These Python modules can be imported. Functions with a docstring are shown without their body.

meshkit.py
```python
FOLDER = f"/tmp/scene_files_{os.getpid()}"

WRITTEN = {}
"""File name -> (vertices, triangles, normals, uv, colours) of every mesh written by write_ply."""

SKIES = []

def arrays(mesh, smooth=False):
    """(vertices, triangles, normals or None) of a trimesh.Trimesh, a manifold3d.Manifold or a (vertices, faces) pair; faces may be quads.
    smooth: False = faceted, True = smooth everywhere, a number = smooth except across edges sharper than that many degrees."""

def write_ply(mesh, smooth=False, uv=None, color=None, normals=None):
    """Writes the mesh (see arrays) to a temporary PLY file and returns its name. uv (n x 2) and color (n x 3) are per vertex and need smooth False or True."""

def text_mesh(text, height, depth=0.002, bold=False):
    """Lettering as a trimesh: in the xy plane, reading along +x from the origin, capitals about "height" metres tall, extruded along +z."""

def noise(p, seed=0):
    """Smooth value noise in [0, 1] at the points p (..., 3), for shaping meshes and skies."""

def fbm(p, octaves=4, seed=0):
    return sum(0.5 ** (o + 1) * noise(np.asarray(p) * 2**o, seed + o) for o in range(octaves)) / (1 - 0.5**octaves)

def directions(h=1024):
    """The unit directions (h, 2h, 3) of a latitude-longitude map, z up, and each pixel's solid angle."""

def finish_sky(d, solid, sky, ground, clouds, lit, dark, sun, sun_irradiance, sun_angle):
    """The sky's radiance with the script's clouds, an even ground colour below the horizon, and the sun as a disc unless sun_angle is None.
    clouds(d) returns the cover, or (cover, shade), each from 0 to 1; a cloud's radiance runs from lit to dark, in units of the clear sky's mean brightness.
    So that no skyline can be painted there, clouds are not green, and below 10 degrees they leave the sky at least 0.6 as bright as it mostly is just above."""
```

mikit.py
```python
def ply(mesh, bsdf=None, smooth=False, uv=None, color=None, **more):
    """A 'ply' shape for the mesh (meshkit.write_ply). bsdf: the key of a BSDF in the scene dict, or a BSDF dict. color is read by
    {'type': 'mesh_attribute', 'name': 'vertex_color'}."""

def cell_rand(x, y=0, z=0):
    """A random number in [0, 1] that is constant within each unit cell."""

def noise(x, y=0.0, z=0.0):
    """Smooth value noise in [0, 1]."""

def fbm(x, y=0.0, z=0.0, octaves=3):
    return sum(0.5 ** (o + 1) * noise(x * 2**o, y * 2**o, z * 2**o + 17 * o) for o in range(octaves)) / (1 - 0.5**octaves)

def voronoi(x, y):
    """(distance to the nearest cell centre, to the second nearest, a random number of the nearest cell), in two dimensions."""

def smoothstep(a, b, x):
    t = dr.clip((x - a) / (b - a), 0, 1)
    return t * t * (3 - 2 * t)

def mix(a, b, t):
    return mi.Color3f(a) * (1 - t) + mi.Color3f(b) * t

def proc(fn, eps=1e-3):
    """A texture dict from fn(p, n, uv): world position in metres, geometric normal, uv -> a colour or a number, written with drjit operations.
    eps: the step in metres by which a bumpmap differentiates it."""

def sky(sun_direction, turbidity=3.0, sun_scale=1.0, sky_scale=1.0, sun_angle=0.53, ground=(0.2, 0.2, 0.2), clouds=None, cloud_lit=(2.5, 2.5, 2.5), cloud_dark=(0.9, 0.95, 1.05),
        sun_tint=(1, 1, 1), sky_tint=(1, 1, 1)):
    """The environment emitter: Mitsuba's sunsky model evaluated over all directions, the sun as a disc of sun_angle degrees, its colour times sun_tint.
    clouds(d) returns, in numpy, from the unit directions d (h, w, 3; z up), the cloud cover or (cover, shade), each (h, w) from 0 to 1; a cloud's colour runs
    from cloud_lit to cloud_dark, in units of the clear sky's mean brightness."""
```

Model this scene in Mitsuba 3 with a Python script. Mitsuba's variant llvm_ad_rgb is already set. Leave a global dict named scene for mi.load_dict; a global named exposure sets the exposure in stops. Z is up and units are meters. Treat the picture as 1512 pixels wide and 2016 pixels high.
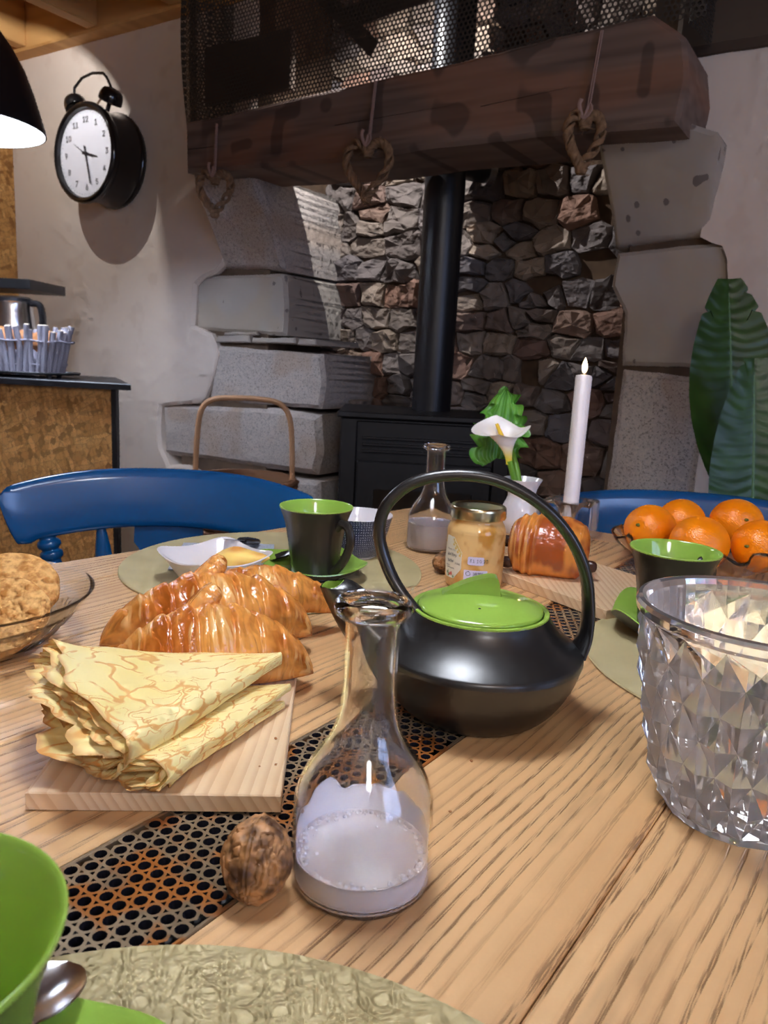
import math, random, numpy as np, trimesh, manifold3d, shapely, mitsuba as mi, drjit as dr, mikit, meshkit
from shapely.geometry import Polygon, LineString, box as sbox
from scipy.spatial import Voronoi

T = mi.ScalarTransform4f
scene, labels = {}, {}
rng = np.random.default_rng(7)
PI = math.pi

# ---------------------------------------------------------------- camera, lamps, exposure
scene['camera'] = {'type': 'thinlens', 'fov': 2 * math.degrees(math.atan(756 / 1515)), 'fov_axis': 'x', 'near_clip': 0.02, 'far_clip': 50.0,
                   'aperture_radius': 0.0008, 'focus_distance': 0.62,
                   'to_world': T().look_at(origin=[0, 0, 1.03], target=[-0.5240, 0.8291, 1.03 - 0.1950], up=[-0.148, 0.137, 0.979])}
exposure = 3.0
BULB_TABLE, BULB_BAR, FILL_GLOBE = (11.0, 11.6, 12.8), (17.5, 19.8, 24.6), (3.0, 3.0, 3.1)   # radiance of the pendant bulbs and of the added fill globe
WINDOW = (0.30, 0.43, 0.78)
CEILING_SPOT = dict(origin=[-2.58, 1.48, 2.15], power=(0.17, 0.165, 0.16))
HOOD_SPOT = dict(origin=[-1.465, 1.978, 2.05], target=[-1.33, 2.45, 1.46], power=(0.38, 0.37, 0.37))
FLAME = (9.0, 4.6, 1.3)

def spot_axis(a, b, o, half, side):
    """axis of a wide spot whose cut-off grazes the line a-b on a wall"""
    a, b, o = map(np.array, (a, b, o))
    n = np.cross(a - o, b - o); n /= np.linalg.norm(n)
    if n @ (np.array(side) - o) < 0: n = -n
    m = (a + b) / 2 - o; m /= np.linalg.norm(m)
    return (o + math.cos(half) * m + math.sin(half) * n).tolist()
scene['ceiling_light'] = {'type': 'spot', 'intensity': {'type': 'rgb', 'value': CEILING_SPOT['power']}, 'cutoff_angle': 51, 'beam_width': 47,
    'to_world': T().look_at(origin=CEILING_SPOT['origin'], target=spot_axis((-2.60, 2.1, 2.05), (-2.34, 2.1, 1.52), CEILING_SPOT['origin'], math.radians(51), (-3.2, 2.1, 1.4)), up=[0.1, 0.9, 0.3])}
scene['hood_light'] = {'type': 'spot', 'intensity': {'type': 'rgb', 'value': HOOD_SPOT['power']}, 'cutoff_angle': 74, 'beam_width': 56,
    'to_world': T().look_at(origin=HOOD_SPOT['origin'], target=HOOD_SPOT['target'], up=[0, 0.3, 1])}

# ---------------------------------------------------------------- helpers
_names = set()
def nm(key):
    k, i = key, 0
    while k in _names:
        i += 1; k = f'{key}_{i:03d}'
    _names.add(k); return k
def lab(key, label=None, cat=None, group=None, kind=None):
    labels[key] = {a: b for a, b in (('label', label), ('category', cat), ('group', group), ('kind', kind)) if b}
    return key
def thing(name, label, cat, group=None): return lab(nm(name), label, cat, group)
def add(parent, name, mesh, mat, smooth=30, label=None, planar=None, shift=0, **kw):
    key = nm(f'{parent}__{name}' if parent else name)
    if planar:                                           # planar uv in metres, so that relief has a clean tangent frame
        if smooth and smooth is not True: mesh = trimesh.graph.smooth_shade(mesh, angle=math.radians(smooth), facet_minarea=None); smooth = True
        kw['uv'] = np.array(mesh.vertices)[:, ['xyz'.index(c) for c in planar]] + shift
    scene[key] = mikit.ply(mesh, 'm_' + mat, smooth=smooth, **kw)
    if label: labels[key] = {'label': label}
    return key
def ball(parent, name, c, r, mat='bulb_glow'):
    key = nm(f'{parent}__{name}'); scene[key] = {'type': 'sphere', 'center': [float(x) for x in c], 'radius': r, 'bsdf': {'type': 'ref', 'id': 'm_' + mat}}; return key
def solo(name, mesh, mat, label, cat, group=None, smooth=30, **kw):
    return lab(add(None, name, mesh, mat, smooth, **kw), label, cat, group)
def struct(name, mesh, mat, smooth=30, parent=None, **kw):
    k = add(parent, name, mesh, mat, smooth, **kw)
    if not parent: labels[k] = {'kind': 'structure'}
    return k
def TM(v, f):
    f = np.asarray(f, int)
    if f.ndim == 2 and f.shape[1] == 4: f = np.vstack([f[:, [0, 1, 2]], f[:, [0, 2, 3]]])
    return trimesh.Trimesh(np.asarray(v, float), f, process=False)
def out(m):
    if m.volume < 0: m.invert()
    return m
def cat(*ms): return trimesh.util.concatenate([m for m in ms])
def mv(m, loc=(0, 0, 0), rz=0.0, rx=0.0, ry=0.0, s=1.0):
    m = m.copy(); R = trimesh.transformations.euler_matrix(rx, ry, rz, 'sxyz')
    m.vertices = (m.vertices * s) @ R[:3, :3].T + np.array(loc); return m
def to_man(m): return manifold3d.Manifold(manifold3d.Mesh(np.asarray(m.vertices, np.float32), np.asarray(m.faces, np.uint32)))
def from_man(m):
    q = m.to_mesh(); return TM(q.vert_properties[:, :3], q.tri_verts)
def bbox(x0, x1, y0, y1, z0, z1, b=0.004):
    """box with chamfered edges"""
    b = min(b, (x1 - x0) * .45, (y1 - y0) * .45, (z1 - z0) * .45); p = []
    for sx in (0, 1):
        for sy in (0, 1):
            for sz in (0, 1):
                x, y, z = (x0, x1)[sx], (y0, y1)[sy], (z0, z1)[sz]; dx, dy, dz = b * (1 - 2 * sx), b * (1 - 2 * sy), b * (1 - 2 * sz)
                p += [(x, y + dy, z + dz), (x + dx, y, z + dz), (x + dx, y + dy, z)]
    return trimesh.convex.convex_hull(np.array(p))
def lathe(prof, n=48, rad=None, uv=False):
    """prof: (r, z) from the bottom axis outside, up and back to the axis; rad(theta) scales the radius"""
    th = np.arange(n) * 2 * PI / n; k = np.ones(n) if rad is None else np.array([rad(t) for t in th])
    v, idx = [], []
    for r, z in prof:
        if r < 1e-7: idx.append([len(v)] * n); v.append((0, 0, z))
        else: idx.append(list(range(len(v), len(v) + n))); v += [(r * k[i] * math.cos(th[i]), r * k[i] * math.sin(th[i]), z) for i in range(n)]
    f = []
    for a, b in zip(idx, idx[1:]):
        for i in range(n):
            j = (i + 1) % n
            if a[i] != a[j]: f.append((a[i], a[j], b[j]))
            if b[i] != b[j]: f.append((a[i], b[j], b[i]))
    return TM(v, f)
def smooth_prof(pts, n=6):
    """Catmull-Rom through the profile points"""
    p = np.array(pts, float); p = np.vstack([2 * p[0] - p[1], p, 2 * p[-1] - p[-2]]); o = []
    for i in range(1, len(p) - 2):
        for t in np.arange(n) / n:
            o.append(.5 * (2 * p[i] + (p[i + 1] - p[i - 1]) * t + (2 * p[i - 1] - 5 * p[i] + 4 * p[i + 1] - p[i + 2]) * t * t + (3 * p[i] - p[i - 1] - 3 * p[i + 1] + p[i + 2]) * t ** 3))
    o.append(p[-2]); o = np.array(o)
    if o.shape[1] == 2: o[:, 0] = np.maximum(o[:, 0], 0)
    return [tuple(x) for x in o]
def tube(path, rad, n=12, caps=True, flat=None, up=(0, 0, 1)):
    """sweep of a circle (or an ellipse: flat = width factor along the side vector) along a path"""
    p = np.array(path, float); m = len(p); r = np.broadcast_to(np.asarray(rad, float), (m,)); fl = np.broadcast_to(1.0 if flat is None else np.asarray(flat, float), (m,))
    t = np.gradient(p, axis=0); t /= np.linalg.norm(t, axis=1, keepdims=True)
    u = np.array(up, float)
    if abs(u @ t[0]) > .95: u = np.array([1.0, 0.2, 0])
    v, f = [], []
    for i in range(m):
        u = u - t[i] * (u @ t[i]); u /= np.linalg.norm(u); w = np.cross(t[i], u)
        for k in range(n):
            a = 2 * PI * k / n; v.append(p[i] + r[i] * (math.cos(a) * u + fl[i] * math.sin(a) * w))
    for i in range(m - 1):
        for k in range(n):
            j = (k + 1) % n; f.append((i * n + k, i * n + j, (i + 1) * n + j)); f.append((i * n + k, (i + 1) * n + j, (i + 1) * n + k))
    if caps:
        v += [p[0], p[-1]]; a, b = len(v) - 2, len(v) - 1
        for k in range(n):
            j = (k + 1) % n; f.append((a, j, k)); f.append((b, (m - 1) * n + k, (m - 1) * n + j))
    return out(TM(v, f))
def grid(nu, nv, fn, wrapu=False):
    """surface over (u, v) in [0, 1]^2; returns mesh and uv"""
    us = np.linspace(0, 1, nu + 1); vs = np.linspace(0, 1, nv + 1); U, V = np.meshgrid(us, vs, indexing='ij')
    p = np.array([[fn(u, v) for v in vs] for u in us]).reshape(-1, 3); i = np.arange(nu)[:, None] * (nv + 1) + np.arange(nv)[None]
    q = np.stack([i, i + nv + 1, i + nv + 2, i + 1], -1).reshape(-1, 4)
    return TM(p, q), np.stack([U.ravel(), V.ravel()], 1)
def ext(poly, h, z=0.0):
    m = trimesh.creation.extrude_polygon(poly, h, engine='earcut'); m.apply_translation([0, 0, z]); return m
def slab(poly, h, bev=0.004, z=0.0):
    """upright prism over a polygon with a bevelled top edge"""
    return prism_xy(poly, z, z + h, bev)
def prism_xy(poly, z0, z1, bev):
    """closed prism, bevel at the top (z1)"""
    o = shapely.geometry.polygon.orient(poly); c = np.array(o.exterior.coords)[:-1]; n = len(c)
    e = np.roll(c, -1, 0) - c; nn = np.stack([-e[:, 1], e[:, 0]], 1); nn /= np.linalg.norm(nn, axis=1, keepdims=True) + 1e-12
    b = nn + np.roll(nn, 1, 0); b /= np.maximum((b * b).sum(1, keepdims=True) / 2, .5); ins = c + b * bev
    while not Polygon(ins).is_valid and bev > 1e-4: bev *= .6; ins = c + b * bev
    v = np.vstack([np.c_[c, np.full(n, z0)], np.c_[c, np.full(n, z1 - bev)], np.c_[ins, np.full(n, z1)]])
    i = np.arange(n); j = (i + 1) % n; f = []
    for k in (0, 1): f += [np.stack([i + k * n, j + k * n, j + (k + 1) * n], 1), np.stack([i + k * n, j + (k + 1) * n, i + (k + 1) * n], 1)]
    if Polygon(ins).is_valid:
        vt, tri = trimesh.creation.triangulate_polygon(Polygon(ins), engine='earcut')
        d = np.linalg.norm(vt[:, None] - ins[None], axis=2).argmin(1); tri = d[tri]
        e1, e2 = ins[tri[0][1]] - ins[tri[0][0]], ins[tri[0][2]] - ins[tri[0][0]]
        if e1[0] * e2[1] - e1[1] * e2[0] < 0: tri = tri[:, ::-1]
        f += [tri + 2 * n, tri[:, ::-1]]
    return TM(v, np.vstack(f))
def wallslab(poly, y0, y1, bev=0.012):
    """prism over an (x, z) outline whose bevelled face looks towards -y at y0"""
    m = prism_xy(poly, -y1, -y0, bev); v = m.vertices.copy(); m.vertices = np.stack([v[:, 0], -v[:, 2], v[:, 1]], 1); return m
def rough(poly, step=0.03, amp=0.004, seed=0):
    p = np.array(shapely.segmentize(poly.exterior, step).coords)[:-1]
    q = np.c_[p, np.full(len(p), seed * 3.1)]
    return Polygon(p + (np.stack([meshkit.fbm(q * 22, 3, seed), meshkit.fbm(q * 22, 3, seed + 50)], 1) - .5) * 2 * amp)
def displace(m, amp, freq, seed=0, oct=3):
    m = m.copy(); m.vertices = m.vertices + m.vertex_normals * ((meshkit.fbm(np.array(m.vertices) * freq, oct, seed) - .5) * 2 * amp)[:, None]; return m
def rrect(w, d, r, n=6):
    return sbox(-w / 2 + r, -d / 2 + r, w / 2 - r, d / 2 - r).buffer(r, quad_segs=n)
def _h(x, y, z, s):
    h = (x * 374761393 + y * 668265263 + z * 2147483647 + s * 144665) & 0xFFFFFFFF
    h = ((h ^ (h >> 13)) * 1274126177) & 0xFFFFFFFF
    return ((h ^ (h >> 16)) & 0xFFFFFF) / 16777215
def sfbm(p, octaves=3, seed=0):
    """scalar fbm in plain python (fast for single points)"""
    tot, w = 0.0, .5
    for o in range(octaves):
        k = 2 ** o; x, y, z = p[0] * k, p[1] * k, p[2] * k; i, j, l = math.floor(x), math.floor(y), math.floor(z); a, b, c = x - i, y - j, z - l
        a, b, c = a * a * (3 - 2 * a), b * b * (3 - 2 * b), c * c * (3 - 2 * c); s = seed + o; e = []
        for q in (0, 1):
            r0 = _h(i, j, l + q, s) * (1 - a) + _h(i + 1, j, l + q, s) * a; r1 = _h(i, j + 1, l + q, s) * (1 - a) + _h(i + 1, j + 1, l + q, s) * a
            e.append(r0 * (1 - b) + r1 * b)
        tot += w * (e[0] * (1 - c) + e[1] * c); w *= .5
    return tot / (1 - .5 ** octaves)
def frame(o, ang): return (np.array(o, float), ang)      # ang: rotation about z of local x
AX = math.radians(32.3)                                 # things that stand square to the sitter
# ---------------------------------------------------------------- materials
def rgb(r, g, b): return {'type': 'rgb', 'value': [r, g, b]}
def sr(r, g, b):
    return [((c / 255 + .055) / 1.055) ** 2.4 if c > 10 else c / 255 / 12.92 for c in (r, g, b)]
def mat(name, color, rough=.5, spec=.5, metallic=0.0, coat=0.0, coat_rough=.05, bump=None, bscale=1.0, sheen=0.0):
    d = {'type': 'principled', 'base_color': color if isinstance(color, dict) else rgb(*color), 'roughness': rough, 'specular': spec, 'metallic': metallic}
    if coat: d['clearcoat'] = coat; d['clearcoat_gloss'] = 1 - coat_rough
    if sheen: d['sheen'] = sheen
    if bump is not None: d = {'type': 'bumpmap', 'arbitrary': bump, 'scale': bscale, 'bsdf': d}
    scene['m_' + name] = {'type': 'twosided', 'bsdf': d}
    return name
# lean value noise (one integer hash per corner; a constant z costs nothing), so that the many textures trace and run fast
def _fl(v):
    f = dr.floor(v); return mi.UInt32(mi.Int32(f) + 1000000), v - f
def _hs(h):
    h = (h ^ (h >> 13)) * 1274126177; return h ^ (h >> 16)
def _fl01(h): return mi.Float(h & 0xFFFFFF) * (1 / 16777215)
def ns(x, y=0.0, z=0.0):
    ix, tx = _fl(mi.Float(x)); iy, ty = _fl(mi.Float(y)); flat_ = isinstance(z, (int, float))
    tx, ty = tx * tx * (3 - 2 * tx), ty * ty * (3 - 2 * ty)
    a = ix * 374761393; b = iy * 668265263; a1, b1 = a + 374761393, b + 668265263
    def layer(c):
        if not (isinstance(c, int) and c == 0): p, q = b + c, b1 + c
        else: p, q = b, b1
        return dr.lerp(dr.lerp(_fl01(_hs(a + p)), _fl01(_hs(a1 + p)), tx), dr.lerp(_fl01(_hs(a + q)), _fl01(_hs(a1 + q)), tx), ty)
    if flat_: return layer(int(z * 7919) * 40503 & 0xFFFFFFF)
    iz, tz = _fl(mi.Float(z)); tz = tz * tz * (3 - 2 * tz); c = iz * 2147483647
    return dr.lerp(layer(c), layer(c + 2147483647), tz)
def fb(x, y=0.0, z=0.0, octaves=2):
    return sum(0.5 ** (o + 1) * ns(x * 2 ** o, y * 2 ** o, z * 2 ** o + 17 * o) for o in range(octaves)) / (1 - 0.5 ** octaves)
def vor(x, y):
    ix, tx = _fl(mi.Float(x)); iy, ty = _fl(mi.Float(y)); a, b = ix * 374761393, iy * 668265263; d1, d2, w = mi.Float(9), mi.Float(9), mi.Float(0)
    for i in (-1, 0, 1):
        for j in (-1, 0, 1):
            h = _hs(a + b + (i * 374761393 + j * 668265263 & 0xFFFFFFFF)); u, v = mi.Float(h & 0xFFFF) * (1 / 65535), mi.Float(h >> 16) * (1 / 65535)
            d = dr.square(i + u - tx) + dr.square(j + v - ty); near = d < d1
            d2 = dr.select(near, d1, dr.minimum(d2, d)); w = dr.select(near, u, w); d1 = dr.minimum(d1, d)
    return dr.sqrt(d1), dr.sqrt(d2), w
mix, ss, proc = mikit.mix, mikit.smoothstep, mikit.proc
C3 = lambda *c: mi.Color3f(*sr(*c))

# table: oak with dark open grain, planks 0.15 m wide, running 3 degrees off the y axis
GA = math.radians(3.0)
def table_grain(p):
    a = p.x * math.cos(GA) - p.y * math.sin(GA) + .305; g = p.x * math.sin(GA) + p.y * math.cos(GA)
    pid = dr.floor((a + dr.select(a < 0, -.047, .103)) / .15)
    o = mikit.cell_rand(pid, 3) * 37
    t = a + .046 * (ns(g * 1.6 + o, a * 6 + o) - .5) + .006 * (ns(g * 9 + o, a * 14) - .5)
    ph = t / (.0068 + .004 * mikit.cell_rand(pid, 9)) + 2.2 * ns(t * 22 + o, g * .35)
    w = ph - dr.floor(ph)
    line = ss(.35, .92, w) * (1 - ss(.93, 1.0, w))
    pores = ss(.36, .70, .65 * ns(g * 60 + o, a * 1900) + .35 * ns(g * 150, a * 2600 + o))
    return a, g, pid, o, line, pores
def f_table(p, n, uv):
    a, g, pid, o, line, pores = table_grain(p)
    base = mix(C3(208, 170, 122), C3(184, 142, 96), ns(a * 28 + o, g * 2.2) * .7 + mikit.cell_rand(pid, 5) * .3)
    base = mix(base, C3(148, 104, 62), .68 * line * (.55 + .45 * pores) * (.35 + .65 * ns(a * 40 + 9, g * 3)))
    base = mix(base, C3(92, 60, 34), .75 * ss(.35, .9, line) * pores * ss(.2, .7, ns(a * 50, g * 3 + 3)))
    return mix(base, C3(70, 44, 26), .25 * ss(.74, .84, ns(a * 26 + 4, g * 7 + 2)) * ns(a * 220, g * 45))
def f_table_b(p, n, uv):
    a, g, pid, o, line, pores = table_grain(p)
    return -.0004 * line * pores
mat('wood_table', proc(f_table), .43, .4, bump=proc(f_table_b, 3e-4))
def f_pine(p, n, uv):
    t = (p.x * .845 + p.y * .534) * 1.0 + p.z * .6
    g = p.x * -.534 + p.y * .845
    t = t + .004 * (ns(g * 10, t * 14) - .5)
    ph = t / .0074 + 1.5 * ns(t * 40, g * 2); w = ph - dr.floor(ph)
    c = mix(C3(220, 194, 158), C3(204, 172, 134), ss(.3, .95, w) * (1 - ss(.96, 1, w)))
    return mix(c, C3(196, 156, 112), .35 * ss(.55, .8, ns(t * 60, g * 9)))
mat('wood_board', proc(f_pine), .5, .35)
def f_mantel(p, n, uv):
    t = p.z + .02 * (ns(p.x * 2.2, p.z * 6) - .5)
    c = mix(C3(122, 104, 94), C3(80, 67, 60), fb(p.x * 5, t * 70, p.y * 20))
    c = mix(c, C3(136, 92, 66), ss(.55, .75, fb(p.x * 4 + 7, p.z * 9, 3)) * .4)
    return mix(c, C3(44, 38, 36), .5 * ss(.74, .82, ns(p.x * 17 + 1.3, p.z * 14 + 5, 2)))
mat('wood_mantel', proc(f_mantel), .75, .25, bump=proc(lambda p, n, uv: fb(p.x * 6, p.z * 130, p.y * 60, 2), 1e-3), bscale=.004)
def f_ceilwood(p, n, uv):
    t = dr.select(dr.abs(n.z) > .5, p.x, p.z)
    return mix(C3(208, 164, 106), C3(176, 126, 70), fb(t * 30, p.y * 1.5, p.x * 2))
mat('wood_joist', proc(f_ceilwood), .6, .3)
def f_osb(p, n, uv):
    u = p.x * .845 + p.y * .534; u = u + .4 * p.y
    def flakes(k, s):
        th = 1.1 * k
        a, b = u * math.cos(th) + p.z * math.sin(th), -u * math.sin(th) + p.z * math.cos(th)
        return vor(a * s + k * 7, b * s * 3.2 + k)
    f1, f2 = flakes(.3, 16), flakes(1.7, 20)
    q = dr.select(f1[0] < f2[0], f1[2], f2[2]); e = dr.minimum(f1[1] - f1[0], f2[1] - f2[0])
    c = mix(C3(166, 116, 60), C3(204, 158, 96), q)
    c = mix(c, C3(122, 76, 36), .8 * ss(.75, .95, mikit.cell_rand(q * 977)))
    return mix(c, C3(110, 70, 34), .45 * (1 - ss(.02, .12, e)))
mat('osb', proc(f_osb), .55, .35)
# masonry
def f_plaster(p, n, uv):
    c = mix(C3(222, 212, 202), C3(204, 190, 178), fb(p.x * 3, p.z * 3, p.y * 3))
    return mix(c, C3(176, 156, 140), .22 * ss(.6, .8, fb(p.x * 14, p.z * 14, 2, 3)))
def b_plaster(p, n, uv):
    return .010 * fb(p.x * 4, p.z * 4, p.y * 4, 2) + .007 * ss(.5, .75, fb(p.x * 7, p.z * 8, 5)) * fb(p.x * 50, p.z * 50, 1)
mat('plaster', proc(f_plaster), .85, .15, bump=proc(b_plaster, 2e-3))
def f_granite(p, n, uv):
    big = fb(p.x * 6, p.z * 6, p.y * 6)
    sp = .6 * ns(p.x * 260, p.z * 260, p.y * 260) + .4 * ns(p.x * 470, p.z * 470, p.y * 470)
    c = mix(C3(190, 182, 176), C3(148, 140, 135), big)
    c = mix(c, C3(66, 58, 54), .55 * ss(.54, .72, sp)); c = mix(c, C3(198, 186, 174), .5 * (1 - ss(.28, .44, sp)))
    return mix(c, C3(150, 118, 84), .35 * ss(.55, .75, fb(p.x * 9 + 4, p.z * 9, 8)))
mat('granite', proc(f_granite), .8, .2, bump=proc(lambda p, n, uv: fb(p.x * 45, p.z * 45, p.y * 45, 3), 1.5e-3), bscale=.006)
def f_dressed(p, n, uv):
    c = mix(C3(178, 172, 162), C3(142, 134, 128), fb(p.x * 5, p.z * 5, p.y * 5))
    c = mix(c, C3(164, 150, 130), .5 * ss(.5, .7, fb(p.x * 8 + 3, p.z * 8, 2)))
    return mix(c, C3(92, 84, 82), .8 * ss(.84, .87, ns(p.x * 42, p.z * 34, p.y * 42)))
mat('dressed_stone', proc(f_dressed), .8, .2, bump=proc(lambda p, n, uv: fb(p.x * 28, p.z * 28, p.y * 28, 3), 1.5e-3), bscale=.006)
# every stone has its own uv island, 20 m from the next: the island number gives its tone
def f_rubble(p, n, uv):
    k = dr.floor((uv.x + 10) / 20); r, q = mikit.cell_rand(k, 1), mikit.cell_rand(k, 2)
    c = mix(C3(88, 83, 84), C3(154, 138, 122), r); c = mix(c, C3(126, 96, 82), ss(.62, .95, q) * .9); c = mix(c, C3(98, 94, 98), ss(.30, .05, q) * .7)
    return c * (.82 + .36 * ns(p.x * 40, p.z * 40, p.y * 40))
mat('rubble', proc(f_rubble), .8, .25, bump=proc(lambda p, n, uv: fb(p.x * 34, p.z * 50, p.y * 34, 3), 1.5e-3), bscale=.03)
def f_mortar(p, n, uv): return mix(C3(96, 78, 62), C3(58, 48, 42), fb(p.x * 30, p.z * 30, p.y * 30))
mat('mortar', proc(f_mortar), .95, .1)
def f_soot(p, n, uv): return mix(C3(84, 72, 62), C3(56, 48, 44), fb(p.x * 6, p.z * 6, p.y * 6))
mat('soot_wall', proc(f_soot), .8, .2)
mat('floor_tile', sr(96, 78, 62), .5); mat('wall_plain', sr(206, 198, 190), .9, .2)
# metals, paint, glaze
mat('black_steel', sr(20, 20, 22), .42, .4); mat('stove_black', sr(15, 15, 17), .5, .4); mat('stove_glass', sr(30, 26, 22), .12, .5)
mat('hood_steel', sr(66, 62, 58), .55, .5, .6); mat('flue_black', sr(17, 18, 22), .38, .5)
mat('chrome', (.72, .72, .73), .20, .5, 1.0); mat('dark_chrome', (.06, .055, .05), .25, .5, .8); mat('lid_gold', (.62, .55, .34), .22, .5, 1.0)
mat('black_gloss', sr(12, 12, 14), .10, .5, coat=.6); mat('black_plastic', sr(16, 16, 18), .32)
mat('lamp_black', sr(16, 18, 24), .38); mat('lamp_white', sr(240, 240, 240), .5)
mat('dial_white', sr(226, 228, 238), .4); mat('ink', sr(34, 34, 40), .5); mat('ink_grey', sr(110, 104, 96), .6)
mat('blue_paint', (.001, .062, .195), .14, .5, coat=.6)
mat('black_glaze', sr(15, 15, 16), .32, .6, coat=.5, coat_rough=.35)
mat('cup_black', sr(30, 28, 26), .30, .5); mat('cup_cut', sr(120, 110, 100), .4)
mat('green_glaze', (.24, .40, .060), .07, .5, coat=.5);
mat('white_china', sr(236, 234, 238), .08, .5, coat=.5); mat('wax', sr(246, 240, 240), .35, .5); mat('wick', sr(40, 30, 24), .8)
mat('straw', proc(lambda p, n, uv: mix(C3(152, 122, 92), C3(88, 66, 48), fb(p.x * 160, p.y * 160, p.z * 90, 2))), .8, .2)
mat('ribbon', sr(150, 124, 116), .6, .3); mat('rattan', sr(172, 132, 96), .5, .4)
mat('stick_paint', proc(lambda p, n, uv: mix(C3(176, 176, 190), C3(120, 118, 130), fb(p.x * 60, p.y * 60, p.z * 14))), .8, .2)
mat('stick_cut', sr(216, 200, 176), .8, .2); mat('crust_brown', sr(150, 100, 60), .7, .2); mat('wicker', sr(112, 78, 54), .7, .3)
def f_mat(p, n, uv): return mix(C3(186, 172, 128), C3(168, 154, 110), fb(p.x * 30, p.y * 30, 2))
def b_mat(p, n, uv):
    x, y = p.x / .021, p.y / .021
    def arcs(sx, sy):
        a = x + sx - dr.floor(x + sx) - .5; b = y + sy - dr.floor(y + sy) - .5
        r = dr.sqrt(a * a + b * b); return ss(.10, .0, dr.abs(r - .44)) + .7 * ss(.09, .0, dr.abs(r - .24))
    crack = vor(p.x * 70, p.y * 70)
    return .0016 * (arcs(0, 0) + arcs(.5, .5)) * (.4 + .6 * ns(p.x * 60, p.y * 60)) + .0009 * ss(.14, 0, crack[1] - crack[0]) + .0002 * ns(p.x * 500, p.y * 500)
mat('placemat', proc(f_mat), .48, .4, bump=proc(b_mat, 5e-4))
def f_inlay(p, n, uv):
    r = ss(.46, .66, fb(p.x * 55, p.y * 55, p.z * 120, 3))
    c = mix(C3(150, 132, 106), C3(108, 92, 72), ns(p.x * 20, p.y * 20))
    return mix(c, C3(150, 88, 34), .85 * r)
mat('inlay', proc(f_inlay), .30, .5, .35); mat('inlay_hole_shade', sr(20, 20, 26), .14, .5); mat('inlay_bed', sr(16, 14, 14), .6)  # hole walls near-black: shade of the recesses put into their colour
mat('napkin', proc(lambda p, n, uv: mix(C3(168, 174, 184), C3(140, 148, 160), ns(p.x * 700, p.y * 700))), .9, .1)
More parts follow.
